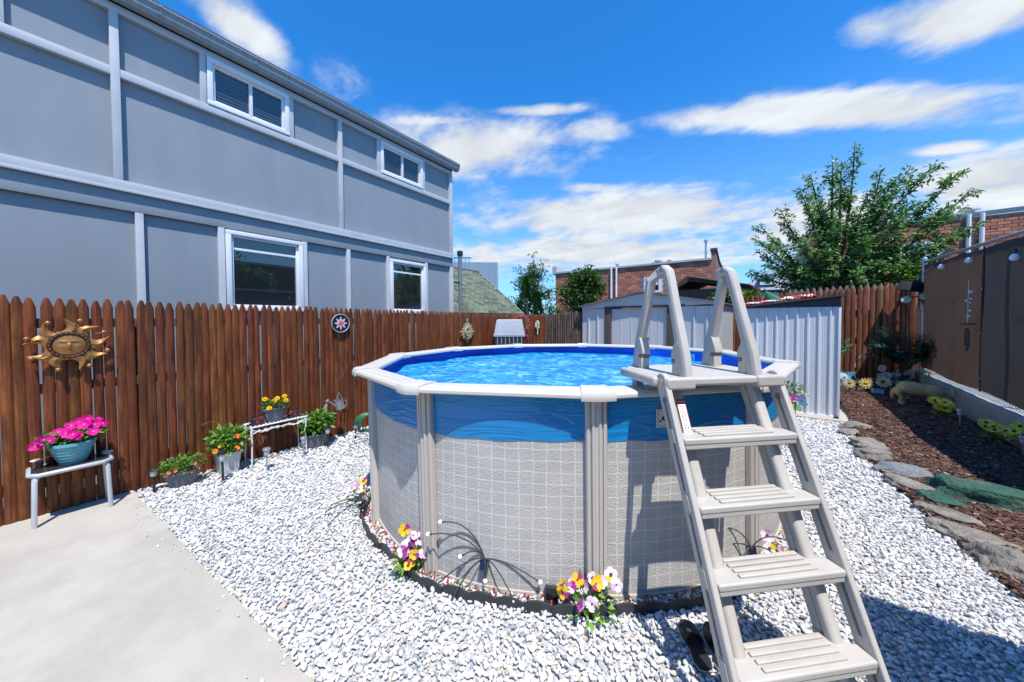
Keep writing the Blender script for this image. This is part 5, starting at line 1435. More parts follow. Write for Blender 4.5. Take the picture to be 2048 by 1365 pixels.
# dark storage bin with translucent cover
bn = thing('covered_bin', 'black ribbed bin under a translucent white cover in front of the fence', 'bin', (-4.72, 6.5, 0), R(38))
bk = M('bin_black', (.02, .024, .03), .4, .15)
b = MB(); b.sweep([[Vector((x * s, y * s * .8, z)) for x, y in ((-1, -1), (1, -1), (1, 1), (-1, 1))] for s, z in ((.36, 0), (.33, 1.38), (.30, 1.40))]); b.build('body', bk, bn)
for k in range(7): b = MB(); b.bar((-.3 + .1 * k, -.292, .02), (-.27 + .09 * k, -.268, 1.36), .022, .02, (1, 0, 0)); b.build('rib', M('bin_rib', (.2, .24, .28), .45), bn)
cv = M('milky_cover', (.62, .65, .70), .35, .12, 6, trans=.4)
b = MB(); b.sweep([[Vector((x * s, y * s * .8, z)) for x, y in ((-1, -1), (0, -1.02), (1, -1), (1, 1), (-1, 1))] for s, z in ((.35, 1.37), (.36, 1.41), (.345, 1.41), (.29, 1.74), (.26, 1.76))]); b.build('cover', cv, bn)
# wind spinner pole with wreath ring, red heart, glass flower
pw = thing('ornament_pole', 'dark slim pole standing by the fence corner behind the pool', 'pole', (-4.55, 7.02, 0))
b = MB(); b.tube([(0, 0, 0), (0, 0, 2.22)], .026, 10); b.build('pole', M('pole_blue_black', (.03, .035, .06), .5), pw)
b = MB(); b.lathe([(.03, 2.2), (.034, 2.24), (0, 2.26)], 10); b.build('cap', ds_m, pw)
wr = thing('copper_wreath', 'rust red ring wreath hanging against the pole', 'wreath', (-4.52, 6.72, 1.66), R(36))
rust = M('rust_leaf', (.28, .05, .03), .6, .35, 30, metal=.2)
g = random.Random(9); b = MB()
for k in range(46):
    a = 2 * PI * k / 46; c = Vector((.15 * math.cos(a), 0, .18 * math.sin(a))); b.leaf(c, (math.cos(a) + g.gauss(0, .5), g.gauss(0, .4), math.sin(a) + g.gauss(0, .5)), (0, -1, 0), .075, .045)
b.tube([(.15 * math.cos(a), 0, .18 * math.sin(a)) for a in [q * PI / 16 for q in range(32)]], .02, 6, closed=True); b.build('ring', rust, wr, 0)
b = MB(); b.ball((-.11, -.03, -.09), (.06, .02, .08), 10); b.build('pale_leaf', M('wreath_pale', (.5, .42, .4), .5), wr)
b = MB(); b.tube([(.0, 0, .18), (.0, 0, -.05)], .004, 5); b.tube([(.11, -.01, .1), (.11, -.01, -.08)], .004, 5); b.build('bead_strings', gold, wr)
ht = thing('red_heart', 'shiny red heart ornament hanging beside the dark pole', 'ornament', (-4.55, 6.93, 1.32), R(36))
b = MB(); b.sweep([[Vector((.075 * s * (16 * math.sin(t) ** 3) / 17, yy, .085 * s * (13 * math.cos(t) - 5 * math.cos(2 * t) - 2 * math.cos(3 * t) - math.cos(4 * t)) / 15)) for t in [q * 2 * PI / 24 for q in range(24)]] for s, yy in ((.3, -.035), (.75, -.028), (1, 0), (.75, .028), (.3, .035))]); b.build('heart', M('red_glass', (.5, .01, .01), .15, .1, spec=.8), ht)
b = MB(); b.tube([(0, 0, .05), (0, 0, .22)], .003, 4); b.build('cord', ds_m, ht)
gf = thing('glass_flower', 'multicoloured glass flower spinner on the fence right of the pole', 'ornament', (-5.12, 8.42, 1.60))
b = MB(); g = random.Random(3)
for k in range(9):
    a = 2 * PI * k / 9; b.col = g.choice([(.6, .6, .62), (.1, .35, .25), (.75, .5, .1), (.1, .25, .4), (.6, .65, .6)]); b.ball((.01, .085 * math.cos(a), .085 * math.sin(a)), (.012, .045, .045), 8)
b.col = (.65, .3, .03); b.ball((.02, 0, 0), (.02, .04, .04), 8); b.build('petals', M('glass_attr', (1, 1, 1), .2, .1, attr=True), gf)
b = MB(); b.tube([(.01, 0, -.1), (.01, 0, -.2)], .012, 6); b.ball((.01, 0, -.24), (.012, .02, .05), 8); b.build('tail', M('tail_white', (.65, .65, .63), .5), gf)

# ------------------------------------------------------------------ around the pool foot
edm = M('black_edging', (.03, .034, .038), .55, .2, 10)
ed = thing('scalloped_edging', 'black plastic scalloped edging strip curving round the pool foot', 'edging', (PCX, PCY, 0))
a0, a1 = R(-118), R(0); na = 13
for k in range(na):
    rings = []
    for i in range(15):
        t = i / 14; a = a0 + (a1 - a0) * (k + t) / na; r = wall_r(a) + .12 + .012 * math.sin(k * 2.3 + t) + .004 * (k % 2)
        h = .048 + .022 * abs(math.sin(t * PI * 2.0)); d = Vector((math.cos(a), math.sin(a), 0))
        rings.append([d * (r - .008) + Vector((0, 0, -.02)), d * (r + .010) + Vector((0, 0, -.02)), d * (r + .006) + Vector((0, 0, h)), d * (r - .006) + Vector((0, 0, h))])
    b = MB(); b.sweep(rings); b.build('edging_section', edm, ed, 50)
# little red light string between wall and edging
ls = thing('mini_light_string', 'dark wire of tiny red bulbs lying between the edging and pool wall', 'string lights', (PCX, PCY, 0))
g = random.Random(13); pts = []; b2 = MB()
for i in range(300):
    a = a0 + .02 + (a1 - a0 - .05) * i / 299; r = wall_r(a) + .06 + .04 * math.sin(i * .83) * g.uniform(.5, 1); pts.append(Vector((r * math.cos(a), r * math.sin(a), .022 + g.uniform(0, .012))))
b = MB(); b.tube(pts, .0022, 4); b.build('wire', ds_m, ls)
for i in range(0, 300, 2):
    b2.col = g.choice([(.6, .03, .01)] * 5 + [(.75, .2, .02), (.7, .5, .05), (.05, .4, .15), (.1, .2, .6)]); p = pts[i]; b2.ball(p + Vector((0, 0, .006)), (.008, .008, .009), 6)
b2.build('bulbs', M('mini_bulbs', (1, 1, 1), .25, .05, attr=True), ls)['kind'] = 'stuff'
PW = [(.82, .78, .80), (.75, .7, .72)]; PP = [(.42, .03, .30), (.55, .15, .45)]; PY = [(.85, .55, .02), (.8, .5, .03)]
PSETS = [PW + [(.72, .35, .62)] + PW[:1] + [(.8, .6, .75)], PP + PW, PY + [(.45, .05, .15)], PW + PY[:1], [(.72, .42, .62), (.8, .7, .76)], PY + PP[:1]]


def pansies(loc, n, h, spread, label, seed, face):
    t = thing('pansy_bunch', label, 'artificial flowers', loc, group='artificial pansy bunches')
    g = random.Random(seed); st = MB(); lf = MB()
    for k in range(n):
        fl = MB(); a = g.uniform(0, 6.28); q = g.uniform(.2, 1); top = Vector((spread * q * math.cos(a), spread * q * math.sin(a) * .8, h * g.uniform(.3, 1)))
        st.tube(bez((0, 0, 0), (top.x * .3, top.y * .3, top.z * .7), top, 5), .003, 5)
        nrm = Vector(face) + Vector((g.gauss(0, .4), g.gauss(0, .4), g.uniform(.0, .6)))
        cs = g.choice(PSETS); bloom(fl, top + nrm.normalized() * .005, nrm, g.uniform(.032, .044), cs, g, 5, g.uniform(.1, .4), (.12, .12, .05), 1.08)
        fl.col = (.15, .02, .1)
        if k % 3 == 0: bloom(fl, top + nrm.normalized() * .012, nrm, .010, [(.14, .02, .1)], g, 5, .1)
        fl.build('flower', petal, t, 0)
    foliage(lf, (0, 0, h * .3), (spread * .8, spread * .8, h * .3), n * 3, .055, .03, [(.16, .34, .03), (.08, .22, .03), (.25, .42, .05)], g, .3)
    st.build('stems', stem_m, t); lf.build('leaves', leaf_attr, t, 0)


pansies((-3.03, 1.80, 0), 15, .27, .11, 'pink pansy bunch at the leftmost pool upright', 51, (.5, -.9, .3))
pansies((-1.955, 1.49, 0), 15, .27, .12, 'pink and white pansy bunch at the second pool upright from the left', 52, (.6, -.8, .3))
pansies((-.79, 1.89, 0), 18, .23, .19, 'white and yellow pansy bunch at the front centre pool upright', 53, (.25, -1, .35))
pansies((.17, 2.97, 0), 12, .25, .11, 'yellow and purple pansy bunch seen through the ladder treads', 54, (.0, -1, .3))
bulbw = M('firefly_bulb', (.82, .82, .82), .3, .02)


def firefly(loc, rz, tips, label, ph=.17, panel_rot=(R(55), 0, 0)):
    t = thing('firefly_light', label, 'garden light', loc, rz, group='solar firefly lights')
    b = MB(); b.tube([(0, 0, -.03), (0, 0, ph + .03)], .008, 6); b.build('stake', ds_m, t)
    b = MB(); rt = Matrix.Rotation(panel_rot[0], 3, 'X'); b.box((0, -.015, ph), (.06, .085, .022), rt, .008); pn = b.build('panel_box', ds_m, t)
    b = MB(); b.box(Vector((0, -.015, ph)) + rt @ Vector((0, 0, .012)), (.044, .062, .003), rt); b.build('solar_cell', make_glass('solar_cell', (.01, .014, .03), .08), pn)
    for (x, y, z) in tips:
        b = MB(); p0 = Vector((0, 0, ph + .03)); p1 = Vector((x * .35, y * .4, ph + .03 + max(0, z - ph) * .9 + .03)); pts = bez(p0, p1, (x, y, z), 8); b.tube(pts, .0042, 5); sm = b.build('stem', ds_m, t)
        d = (pts[-1] - pts[-2]).normalized(); b = MB(); b.tube([pts[-1], pts[-1] + d * .018], .006, 8); b.build('socket', ds_m, sm)
        b = MB(); b.ball(pts[-1] + d * .028, .0155, 10); b.build('bulb', bulbw, sm)


firefly((-1.43, 1.69, 0), R(22), [(-.27, -.03, .42), (-.35, -.05, .34), (-.13, -.04, .23), (-.30, -.10, .04), (-.16, -.16, .03), (.02, -.06, .13), (.2, -.10, .07), (.34, -.02, .13)], 'solar firefly light with white bulbs in front of the tiled wall')
firefly((-2.83, 1.70, 0), R(-15), [(-.30, .02, .12), (-.24, -.08, .12), (-.32, -.2, .05), (-.24, -.26, .04), (-.05, -.28, .02), (-.2, .1, .15)], 'solar firefly light with black stems by the leftmost pool upright', .12, (R(25), 0, 0))
firefly((-.02, 2.80, 0), R(25), [(-.24, -.06, .34), (-.2, -.02, .2), (-.12, -.08, .1), (.12, -.05, .2), (.2, 0, .28)], 'solar firefly light behind the ladder side rail')
firefly((-4.35, 2.75, 0), R(0), [(-.2, -.12, .16), (-.12, -.22, .1), (-.05, -.3, .08), (.1, -.2, .12), (-.25, .0, .2)], 'solar firefly light in the gravel left of the pool', .05, (R(10), 0, 0))
sp_ = thing('solar_panel_stake', 'small black square solar panel leaning on the edging before the pool', 'solar panel', (-1.02, 1.84, 0), R(24))
b = MB(); b.box((0, 0, .055), (.085, .03, .085), Matrix.Rotation(R(-18), 3, 'X'), .005); b.build('panel_box', ds_m, sp_)
b = MB(); b.box(Vector((0, 0, .055)) + Matrix.Rotation(R(-18), 3, 'X') @ Vector((0, -.0165, .003)), (.066, .002, .062), Matrix.Rotation(R(-18), 3, 'X')); b.build('solar_cell', make_glass('solar_cell_dark', (.008, .008, .012), .12), sp_)
b = MB(); b.tube([(0, .01, -.02), (0, .01, .03)], .008, 6); b.build('stake', ds_m, sp_)
# pair of slides under the ladder
def slide(loc, rz, label):
    t = thing('slide_sandal', label, 'sandal', loc, rz, group='pair of black slide sandals')
    out = [(0, -.135), (.03, -.128), (.042, -.095), (.038, -.03), (.045, .04), (.05, .09), (.038, .13), (.01, .148), (-.02, .142), (-.042, .10), (-.046, .05), (-.034, -.03), (-.04, -.095), (-.028, -.128)]
    b = MB(); b.prism([(x, y, 0) for x, y in out], (0, 0, .024)); b.build('sole', M('sandal_rubber', (.012, .012, .013), .6, .2, 120, .6, 160, .003), t)
    b = MB(); b.tube([(x * 1.02, y * 1.01, .008) for x, y in out], .004, 6, closed=True); b.build('welt', M('sandal_grey', (.35, .35, .36), .6), t)
    rings = []
    for q in range(9):
        a = PI * q / 8; rings.append([Vector((-.047 * math.cos(a), .015 + dy + .02 * math.sin(a), .02 + .05 * math.sin(a) + dz)) for dy, dz in ((-.03, .0), (.055, -.008), (.055, -.003), (-.03, .005))])
    b = MB(); b.sweep(rings); b.build('strap', M('sandal_strap', (.016, .016, .018), .55, .2, 60, .5, 120, .002), t)
    b = MB(); b.box((-.02, .02, .073), (.02, .018, .002)); b.build('strap_badge', M('sandal_badge', (.4, .4, .4), .5), t)


slide((-.255, 2.005, .014), R(30), 'black slide sandal lying left of the ladder foot, toe to the pool'); slide((-.155, 2.06, .014), R(22), 'black slide sandal half hidden behind the ladder side rail')
# pinwheel and white-flowered planter right of the pool
pwl = thing('rainbow_pinwheel', 'rainbow coloured daisy pinwheel on a stick beside the pool', 'pinwheel', (.53, 7.45, 0))
b = MB(); b.tube([(0, .01, -.03), (0, .01, .34)], .005, 6); b.build('stick', ds_m, pwl)
for k, c in enumerate(((.62, .03, .30), (.22, .16, .55), (.03, .35, .62), (.16, .55, .12), (.85, .62, .02), (.8, .25, .02))):
    a = R(112 - 60 * k); d = Vector((math.cos(a), 0, math.sin(a))); n = Vector((-math.sin(a), 0, math.cos(a)))
    pts = [d * r * .15 + n * w for r, w in ((.15, 0), (.45, -.024), (.75, -.036), (.95, -.022), (1.02, 0), (.95, .022), (.75, .036), (.45, .024))]
    b = MB(); b.prism([p + Vector((0, -.012, .34)) for p in pts], (0, .004, 0)); pe = b.build('petal', M('pinwheel_%d' % k, c, .5, .06), pwl, 0)
    b = MB(); b.tube([p + Vector((0, -.01, .34)) for p in pts], .003, 5, closed=True); b.build('petal_edge', ds_m, pe)
b = MB(); b.ball((0, -.014, .34), .014, 8); b.build('hub', ds_m, pwl)
vp = thing('vinca_planter', 'pot of pale variegated trailing leaves beside the corrugated shed', 'potted plant', (.40, 7.72, 0))
b = MB(); pot_profile(b, .10, .14, .26); b.build('pot', M('stone_pot', (.5, .47, .42), .7, .15), vp, 50)
g = random.Random(61); b = MB(); foliage(b, (.05, 0, .46), (.24, .18, .20), 330, .07, .045, [(.42, .52, .40), (.2, .34, .2), (.55, .62, .52), (.12, .24, .1)], g, .2); b.build('leaves', leaf_attr, vp, 0)
b = MB(); 
for k in range(9): a = k * .7; b.tube(bez((0, 0, .24), (.1 * math.cos(a), .1 * math.sin(a), .5), (.22 * math.cos(a), .2 * math.sin(a), .5 + .1 * math.sin(a * 3)), 5), .003, 4)
b.build('stems', stem_m, vp)
# palm and flowers in the far right corner
pm = thing('potted_palm', 'dark artificial palm in a woven black pot at the right corner post', 'potted plant', (2.55, 10.75, zg(10.75)))
b = MB(); b.lathe([(.09, 0), (.12, .30), (.13, .31), (.12, .32), (.1, .28), (0, .27)], 20); b.build('pot', M('woven_pot', (.03, .03, .032), .5, .5, 90), pm)
lb_ = MB(); st = MB(); g = random.Random(71)
for k in range(40):
    a = g.uniform(0, 6.28); tilt = g.uniform(.3, 1.15); L_ = g.uniform(.75, 1.15); d = Vector((math.cos(a), math.sin(a) * .6 - .15, 0)); top = d * L_ * math.sin(tilt) * .75 + Vector((0, 0, .3 + L_ * math.cos(tilt) * .95))
    mid_ = d * L_ * .25 + Vector((0, 0, .3 + L_ * .62)); pts = bez((0, 0, .28), mid_, top, 10); st.tube(pts, .006, 4)
    for i in range(3, 11):
        t_ = (pts[min(i + 1, 10)] - pts[i - 1]).normalized()
        for s in (-1, 1):
            sd = t_.cross(Vector((0, 0, 1))).normalized() * s
            for q in range(2): lb_.col = g.choice([(.02, .07, .055), (.03, .10, .075), (.015, .05, .04), (.08, .17, .14)]); lb_.leaf(pts[i] + t_ * .02 * q, sd + t_ * .55 - Vector((0, 0, .25)), (0, 0, 1), .22 * (1.1 - abs(i - 6) * .07), .027, .1, .15)
st.build('stalks', M('palm_stalk', (.03, .06, .03), .6), pm); lb_.build('fronds', leaf_attr, pm, 0)
fr2 = thing('fern_frond', 'green fern frond poking out behind the corrugated shed corner', 'plant', (1.22, 9.2, .1))
b = MB(); g = random.Random(72)
for (dx, z) in ((.16, 1.22), (.2, 1.12), (.12, 1.02)):
    pts = bez((-.05, 0, .2), (0, 0, z), (dx, -.03, z - .03), 9); b.col = (.03, .16, .06); b.tube(pts, .005, 4)
    for i in range(5, 10):
        for s in (-1, 1): b.col = g.choice([(.03, .2, .08), (.1, .38, .2), (.02, .12, .05)]); b.leaf(pts[i], Vector((.6, 0, s * .8 - .2)), (0, -1, 0), .11, .022, .1, .1)
b.build('fronds', leaf_attr, fr2, 0)


def petal_stake(loc, r, cols, ctr, label, h, n=13, face=(0, -1, .25), name='sunflower_stake', cat='garden stake', group='metal sunflower stakes'):
    t = thing(name, label, cat, loc, group=group); g = random.Random(int(loc[0] * 100)); b = MB(); c = Vector((0, 0, h))
    bloom(b, c, face, r, cols, g, n, .12, None, .78); bloom(b, c + Vector(face).normalized() * .008, face, r * .62, cols, g, n, .2, None, .8); b.build('petals', petal, t, 0)
    b = MB(); b.ball(c + Vector(face).normalized() * .015, (r * .32, r * .16, r * .32), 12); b.build('centre', M('stake_%s' % (label.split()[0]), ctr, .6, .3, 50), t)
    b = MB(); b.tube([(0, .005, -.02), (0, .005, h)], .005, 5); b.build('stick', ds_m, t)


YL = [(.62, .48, .10), (.55, .42, .12), (.7, .62, .3)]; CR = [(.62, .60, .38), (.55, .5, .3)]
petal_stake((1.58, 10.0, zg(10)), .10, CR, (.3, .12, .02), 'cream metal sunflower stake nearest the blue plaque', .20)
petal_stake((1.83, 10.02, zg(10)), .115, YL, (.55, .3, .02), 'golden metal sunflower stake, second from the corrugated shed', .22)
petal_stake((2.07, 10.02, zg(10)), .115, CR, (.08, .05, .02), 'pale metal sunflower with brown centre left of the white blooms', .27)
petal_stake((2.80, 10.45, zg(10.4)), .125, YL, (.3, .18, .03), 'golden metal sunflower stake beside the corner post', .30)
for x, y, lb in ((1.71, 10.1, 'black solar stake light between the first two metal sunflowers'), (1.95, 10.25, 'steel solar stake light behind the blue grey solar panel'), (2.2, 10.1, 'steel solar stake light in front of the white blooms')): solar_light((x, y, zg(y)), 'black' if x < 1.8 else 'steel', lb, .28)
fp = thing('flat_solar_panel', 'blue grey square solar panel lying tilted on the mulch', 'solar panel', (1.97, 9.86, zg(9.86) + .03))
b = MB(); b.box((0, 0, .07), (.19, .15, .02), Matrix.Rotation(R(40), 3, 'X'), .004); b.build('panel_box', ds_m, fp); b = MB(); b.box((0, -.012, .079), (.165, .125, .006), Matrix.Rotation(R(40), 3, 'X')); b.build('solar_cell', M('blue_cell', (.09, .16, .25), .3, .2, 30), fp)
b = MB(); b.tube([(0, .03, -.04), (0, .03, .07)], .01, 6); b.build('stake', ds_m, fp)
hy = thing('white_bloom_cluster', 'cluster of large pale pink artificial roses under the palm', 'artificial flowers', (2.36, 10.62, zg(10.6)))
g = random.Random(81); b = MB(); lf = MB()
for k in range(17):
    c = Vector((g.uniform(-.2, .24), g.uniform(-.12, .1), g.uniform(.12, .48)))
    b = MB()
    for q in range(3): bloom(b, c - Vector((0, .01 * q, 0)), (g.gauss(0, .3), -1, .5 + g.gauss(0, .2)), .075 - .02 * q, [(.62, .55, .55), (.66, .6, .62), (.55, .46, .46)], g, 6, .3 + .3 * q)
    b.build('flower', petal, hy, 0)
foliage(lf, (0, 0, .2), (.22, .12, .15), 60, .08, .05, G2, g); lf.build('leaves', leaf_attr, hy, 0)
b = MB(); b.tube([(0, 0, -.02), (0, 0, .3)], .01, 6); b.build('stem', stem_m, hy)


def daisy_clump(loc, label, seed, n):
    t = thing('yellow_daisy_clump', label, 'artificial flowers', loc, group='yellow daisies along the kerb'); g = random.Random(seed); st = MB(); lf = MB()
    for k in range(n):
        fl = MB(); ct = MB(); p = Vector((g.uniform(-.16, .17), g.uniform(-.15, .15), g.uniform(.14, .30))); nr = Vector((g.gauss(-.1, .2), -.6 + g.gauss(0, .2), .8)); bloom(fl, p, nr, g.uniform(.075, .09), [(.85, .70, .04), (.8, .6, .03), (.85, .78, .25)], g, 13, .15, None, .85)
        ct.ball(p + nr.normalized() * .012, .018, 8); fo = fl.build('flower', petal, t, 0); ct.build('flower_centre', M('daisy_centre', (.04, .025, .01), .7), fo); st.tube(bez((0, 0, 0), (p.x * .4, p.y * .4, p.z * .8), p, 5), .004, 5)
    foliage(lf, (0, 0, .08), (.14, .12, .07), 40, .09, .035, [(.2, .3, .04), (.3, .36, .06)], g); st.build('stems', stem_m, t); lf.build('leaves', leaf_attr, t, 0)


daisy_clump((2.52, 8.72, zg(8.7)), 'yellow daisy clump just right of the fox statue', 91, 7); daisy_clump((2.66, 7.62, zg(7.6)), 'yellow daisy clump nearest the camera by the kerb wall', 92, 9)
solar_light((2.52, 8.2, zg(8.2)), 'steel', 'steel solar stake light between the two daisy clumps', .28); solar_light((2.70, 7.14, 0), 'steel', 'steel solar stake light at the right picture edge by the kerb', .26)
# solar flood light on the corner post
fd = thing('solar_flood_light', 'black solar flood light with two round heads clamped to the corner post', 'flood light', (2.80, 10.98, 2.0))
b = MB(); b.box((-.14, -.02, .42), (.36, .03, .26), Matrix.Rotation(R(-35), 3, 'X') @ Matrix.Rotation(R(14), 3, 'Y'), .008); b.build('solar_panel', M('flood_cell', (.006, .008, .015), .6, spec=.1), fd)
for x, z in ((-.22, .12), (.04, .18)):
    b = MB(); b.lathe([(.03, .0), (.085, .05), (.09, .10), (.08, .105), (0, .1)], 18, (x, .05, z), rot=Matrix.Rotation(R(80), 3, 'X')); h_ = b.build('lamp_head', ds_m, fd)
    b = MB(); b.lathe([(0, .108), (.078, .107)], 18, (x, .05, z), rot=Matrix.Rotation(R(80), 3, 'X')); b.build('lens', M('flood_lens', (.5, .5, .42), .3, .2, 60), h_)
b = MB(); b.tube([(-.2, .04, .16), (0, .04, .22), (.09, .05, -.05), (.14, .07, -.25)], .018, 8); b.build('bracket', ds_m, fd)


def stray_stones():
    """a few gravel chips kicked onto the patio edge"""
    g = np.random.default_rng(77); n = 45; rs = random.Random(78)
    X = g.uniform(-5.0, -1.2, n); Y = .58 + (X + 5.25) * .0486 - np.abs(g.normal(0, .09, n)) - .01
    P = np.stack([X, Y, np.full(n, .031)], 1); size = g.uniform(.006, .013, n)
    o = scatter('stray_gravel', P, size, ((.95, 1.35), (.8, 1.1), (.7, 1.0)), [rock_base(rs, 1, .7) for _ in range(4)], np.full((n, 3), .6) * g.uniform(.8, 1.1, (n, 1)), bpy.data.materials['marble_gravel'], 79)
    tag(o, 'stray gravel chips scattered on the patio edge', 'gravel', kind='stuff')


stray_stones()
# ------------------------------------------------------------------ background buildings
brick_m = M('brick', (.44, .175, .11), .85, .3, 9, .4, 60, .004, objvar=.35)
brick_s = M('brick_mass', (.24, .10, .072), .85, .3, 6, attr=True)
mortar_m = M('mortar', (.62, .56, .49), .9, .15, 8)
pipe_w = M('white_downpipe', (.72, .73, .75), .45, .06, 6)
cap_m = M('parapet_metal', (.42, .43, .44), .5, .15, 6)


def brick_wall(root, x0, x1, z0, z1, zvis, mod, course, holes, y=0.0, limit=300, axis='x', seed=1):
    """wall face in the local x-z plane looking to -y, bricks proud of the mortar; bricks below zvis are joined"""
    g = random.Random(seed); L_, H_ = mod - .014, course - .012
    mb = MB(); mb.box((0, 0, 0), (L_, .03, H_)); tmp = mb.build('brick', brick_m, None, 0); me_full = tmp.data; bpy.data.objects.remove(tmp)
    mb = MB(); mb.box((0, 0, 0), (L_ / 2 - .007, .03, H_)); tmp = mb.build('brick', brick_m, None, 0); me_half = tmp.data; bpy.data.objects.remove(tmp)
    rest = MB(); cells = []
    r = 0; z = z1 - course / 2
    while z > z0 + course / 2:
        xs = x0 + (mod / 2 if r % 2 else 0)
        x = xs + mod / 2 - (mod if r % 2 else 0)
        while x < x1 + mod / 2:
            a, e = max(x - L_ / 2, x0), min(x + L_ / 2, x1)
            if e - a > .06:
                cx = (a + e) / 2
                if not any(h[0] - .02 < e and a < h[1] + .02 and h[2] - .02 < z + H_ / 2 and z - H_ / 2 < h[3] + .02 for h in holes): cells.append((cx, z, e - a))
            x += mod
        z -= course; r += 1
    cells.sort(key=lambda c: -(c[1] > zvis) * 1000 - c[1])
    for k, (cx, z, w) in enumerate(cells):
        if k < limit:
            o = link('brick', me_full, root, (cx, y - .004 + g.uniform(-.004, .004), z)); o.scale = (w / L_, 1, 1)
        else:
            f = g.uniform(.55, 1.35); rest.col = (.42 * f, .165 * f * g.uniform(.9, 1.1), .105 * f); rest.box((cx, y - .004, z), (w, .03, H_))
    if rest.v: rest.build('brickwork', brick_s, root, 0)['kind'] = 'stuff'
    bpy.data.meshes.remove(me_half) if me_half.users == 0 else None


def simple_window(root, x0, x1, z0, z1, y, blind=.45, fm=None):
    f = MB(); t = .07
    for a, c, e, g_ in ((x0, x1, z0, z0 + t), (x0, x1, z1 - t, z1), (x0, x0 + t, z0 + t, z1 - t), (x1 - t, x1, z0 + t, z1 - t), (x0 + t, x1 - t, (z0 + z1) / 2 - .03, (z0 + z1) / 2 + .03)): f.box(((a + c) / 2, y, (e + g_) / 2), (c - a, .09, g_ - e))
    w = f.build('window', fm or white_m, root, 0)
    g_ = MB(); g_.box(((x0 + x1) / 2, y + .02, (z0 + z1) / 2), (x1 - x0 - 2 * t, .01, z1 - z0 - 2 * t)); g_.build('pane', glass_m, w, 0)
    b = MB(); b.box(((x0 + x1) / 2, y + .008, z1 - t - (z1 - z0) * blind / 2), (x1 - x0 - 2 * t - .02, .006, (z1 - z0) * blind)); b.build('blind', M('far_blind', (.55, .57, .6), .6, .15, 20), w, 0)
    s = MB(); s.box(((x0 + x1) / 2, y - .03, z0 - .04), (x1 - x0 + .12, .12, .07)); s.build('sill', cap_m, w, 0)


# left brick building: front looks towards -y
bl = thing('low_brick_building', 'low red brick building with white downpipes behind the grey shed', 'building', (-10.75, 20, 0))
BLW, BLH = 8.80, 4.76
b = MB(); b.box((BLW / 2, 3.02, BLH / 2), (BLW - .02, 6, BLH - .04)); b.build('wall_core', mortar_m, bl, 0)
W1 = (5.55, 6.4, 3.25, 4.05)
brick_wall(bl, 0, BLW, 0.2, BLH - .05, 2.4, .345, .127, [W1, (1.4, 2.1, 2.6, 3.3)], seed=4)
simple_window(bl, *W1, -.02); simple_window(bl, 1.4, 2.1, 2.6, 3.3, -.02)
b = MB(); b.box((BLW / 2, -.02, BLH), (BLW + .06, .16, .1)); b.build('roof_edge', cap_m, bl, 0)
# right side wall stepping up to a parapet
b = MB(); n_ = 5
b.prism([(BLW, .02, 0), (BLW, 6, 0), (BLW, 6, BLH - .35), (BLW, 1.5, BLH + .0), (BLW, .02, BLH + .42)], (.2, 0, 0)); sw = b.build('side_wall', M('side_brick', (.3, .16, .12), .85, .3, 8), bl, 0)
rs_ = MB(); g = random.Random(8)
for r in range(34):
    z = .3 + r * .127
    for q in range(19):
        y = .02 + q * .32 + (.16 if r % 2 else 0)
        if z < BLH + .36 - .38 * min(1, y / 1.5) - .08 * max(0, y - 1.5) and y < 5.8: f = g.uniform(.6, 1.3); rs_.col = (.34 * f, .135 * f, .095 * f); rs_.box((BLW + .202, y + .16, z), (.02, .305, .115))
rs_.build('side_brickwork', brick_s, bl, 0)['kind'] = 'stuff'
b = MB(); b.prism([(BLW - .04, -.05, BLH + .42), (BLW - .04, 1.5, BLH + .02), (BLW - .04, 6, BLH - .32), (BLW - .04, 6, BLH - .22), (BLW - .04, 1.5, BLH + .12), (BLW - .04, -.05, BLH + .52)], (.3, 0, 0)); b.build('coping', shed_trim, bl, 0)
b = MB(); b.prism([(-.25, .0, BLH - .1), (-.25, 3, BLH - .1), (-.25, 3, BLH + .1), (-.25, 0, BLH + .45)], (.3, 0, 0)); b.build('parapet', cap_m, bl, 0)
for x in (3.72, 4.02):
    b = MB(); b.tube([(x, -.1, .2), (x, -.1, BLH + .02)], .055, 8); b.build('downpipe', pipe_w, bl)
b = MB(); b.lathe([(.08, BLH + .0), (.08, BLH + .2), (.16, BLH + .22), (.14, BLH + .30), (0, BLH + .33)], 10, (3.95, .3, 0)); b.build('roof_vent', cap_m, bl)
b = MB(); b.lathe([(.05, BLH + .0), (.05, BLH + .9), (.1, BLH + .9), (.1, BLH + 1.0), (0, BLH + 1.02)], 8, (BLW - .25, .1, 0)); b.build('roof_pipe', gal_m, bl)
b = MB()
for k in range(7): b.ball((6.0 + .13 * k, .4, BLH + .12 + .1 * math.sin(k * 1.1)), (.13, .1, .1), 8)
b.build('roof_junk', M('grey_tarp', (.3, .31, .32), .8, .3), bl)
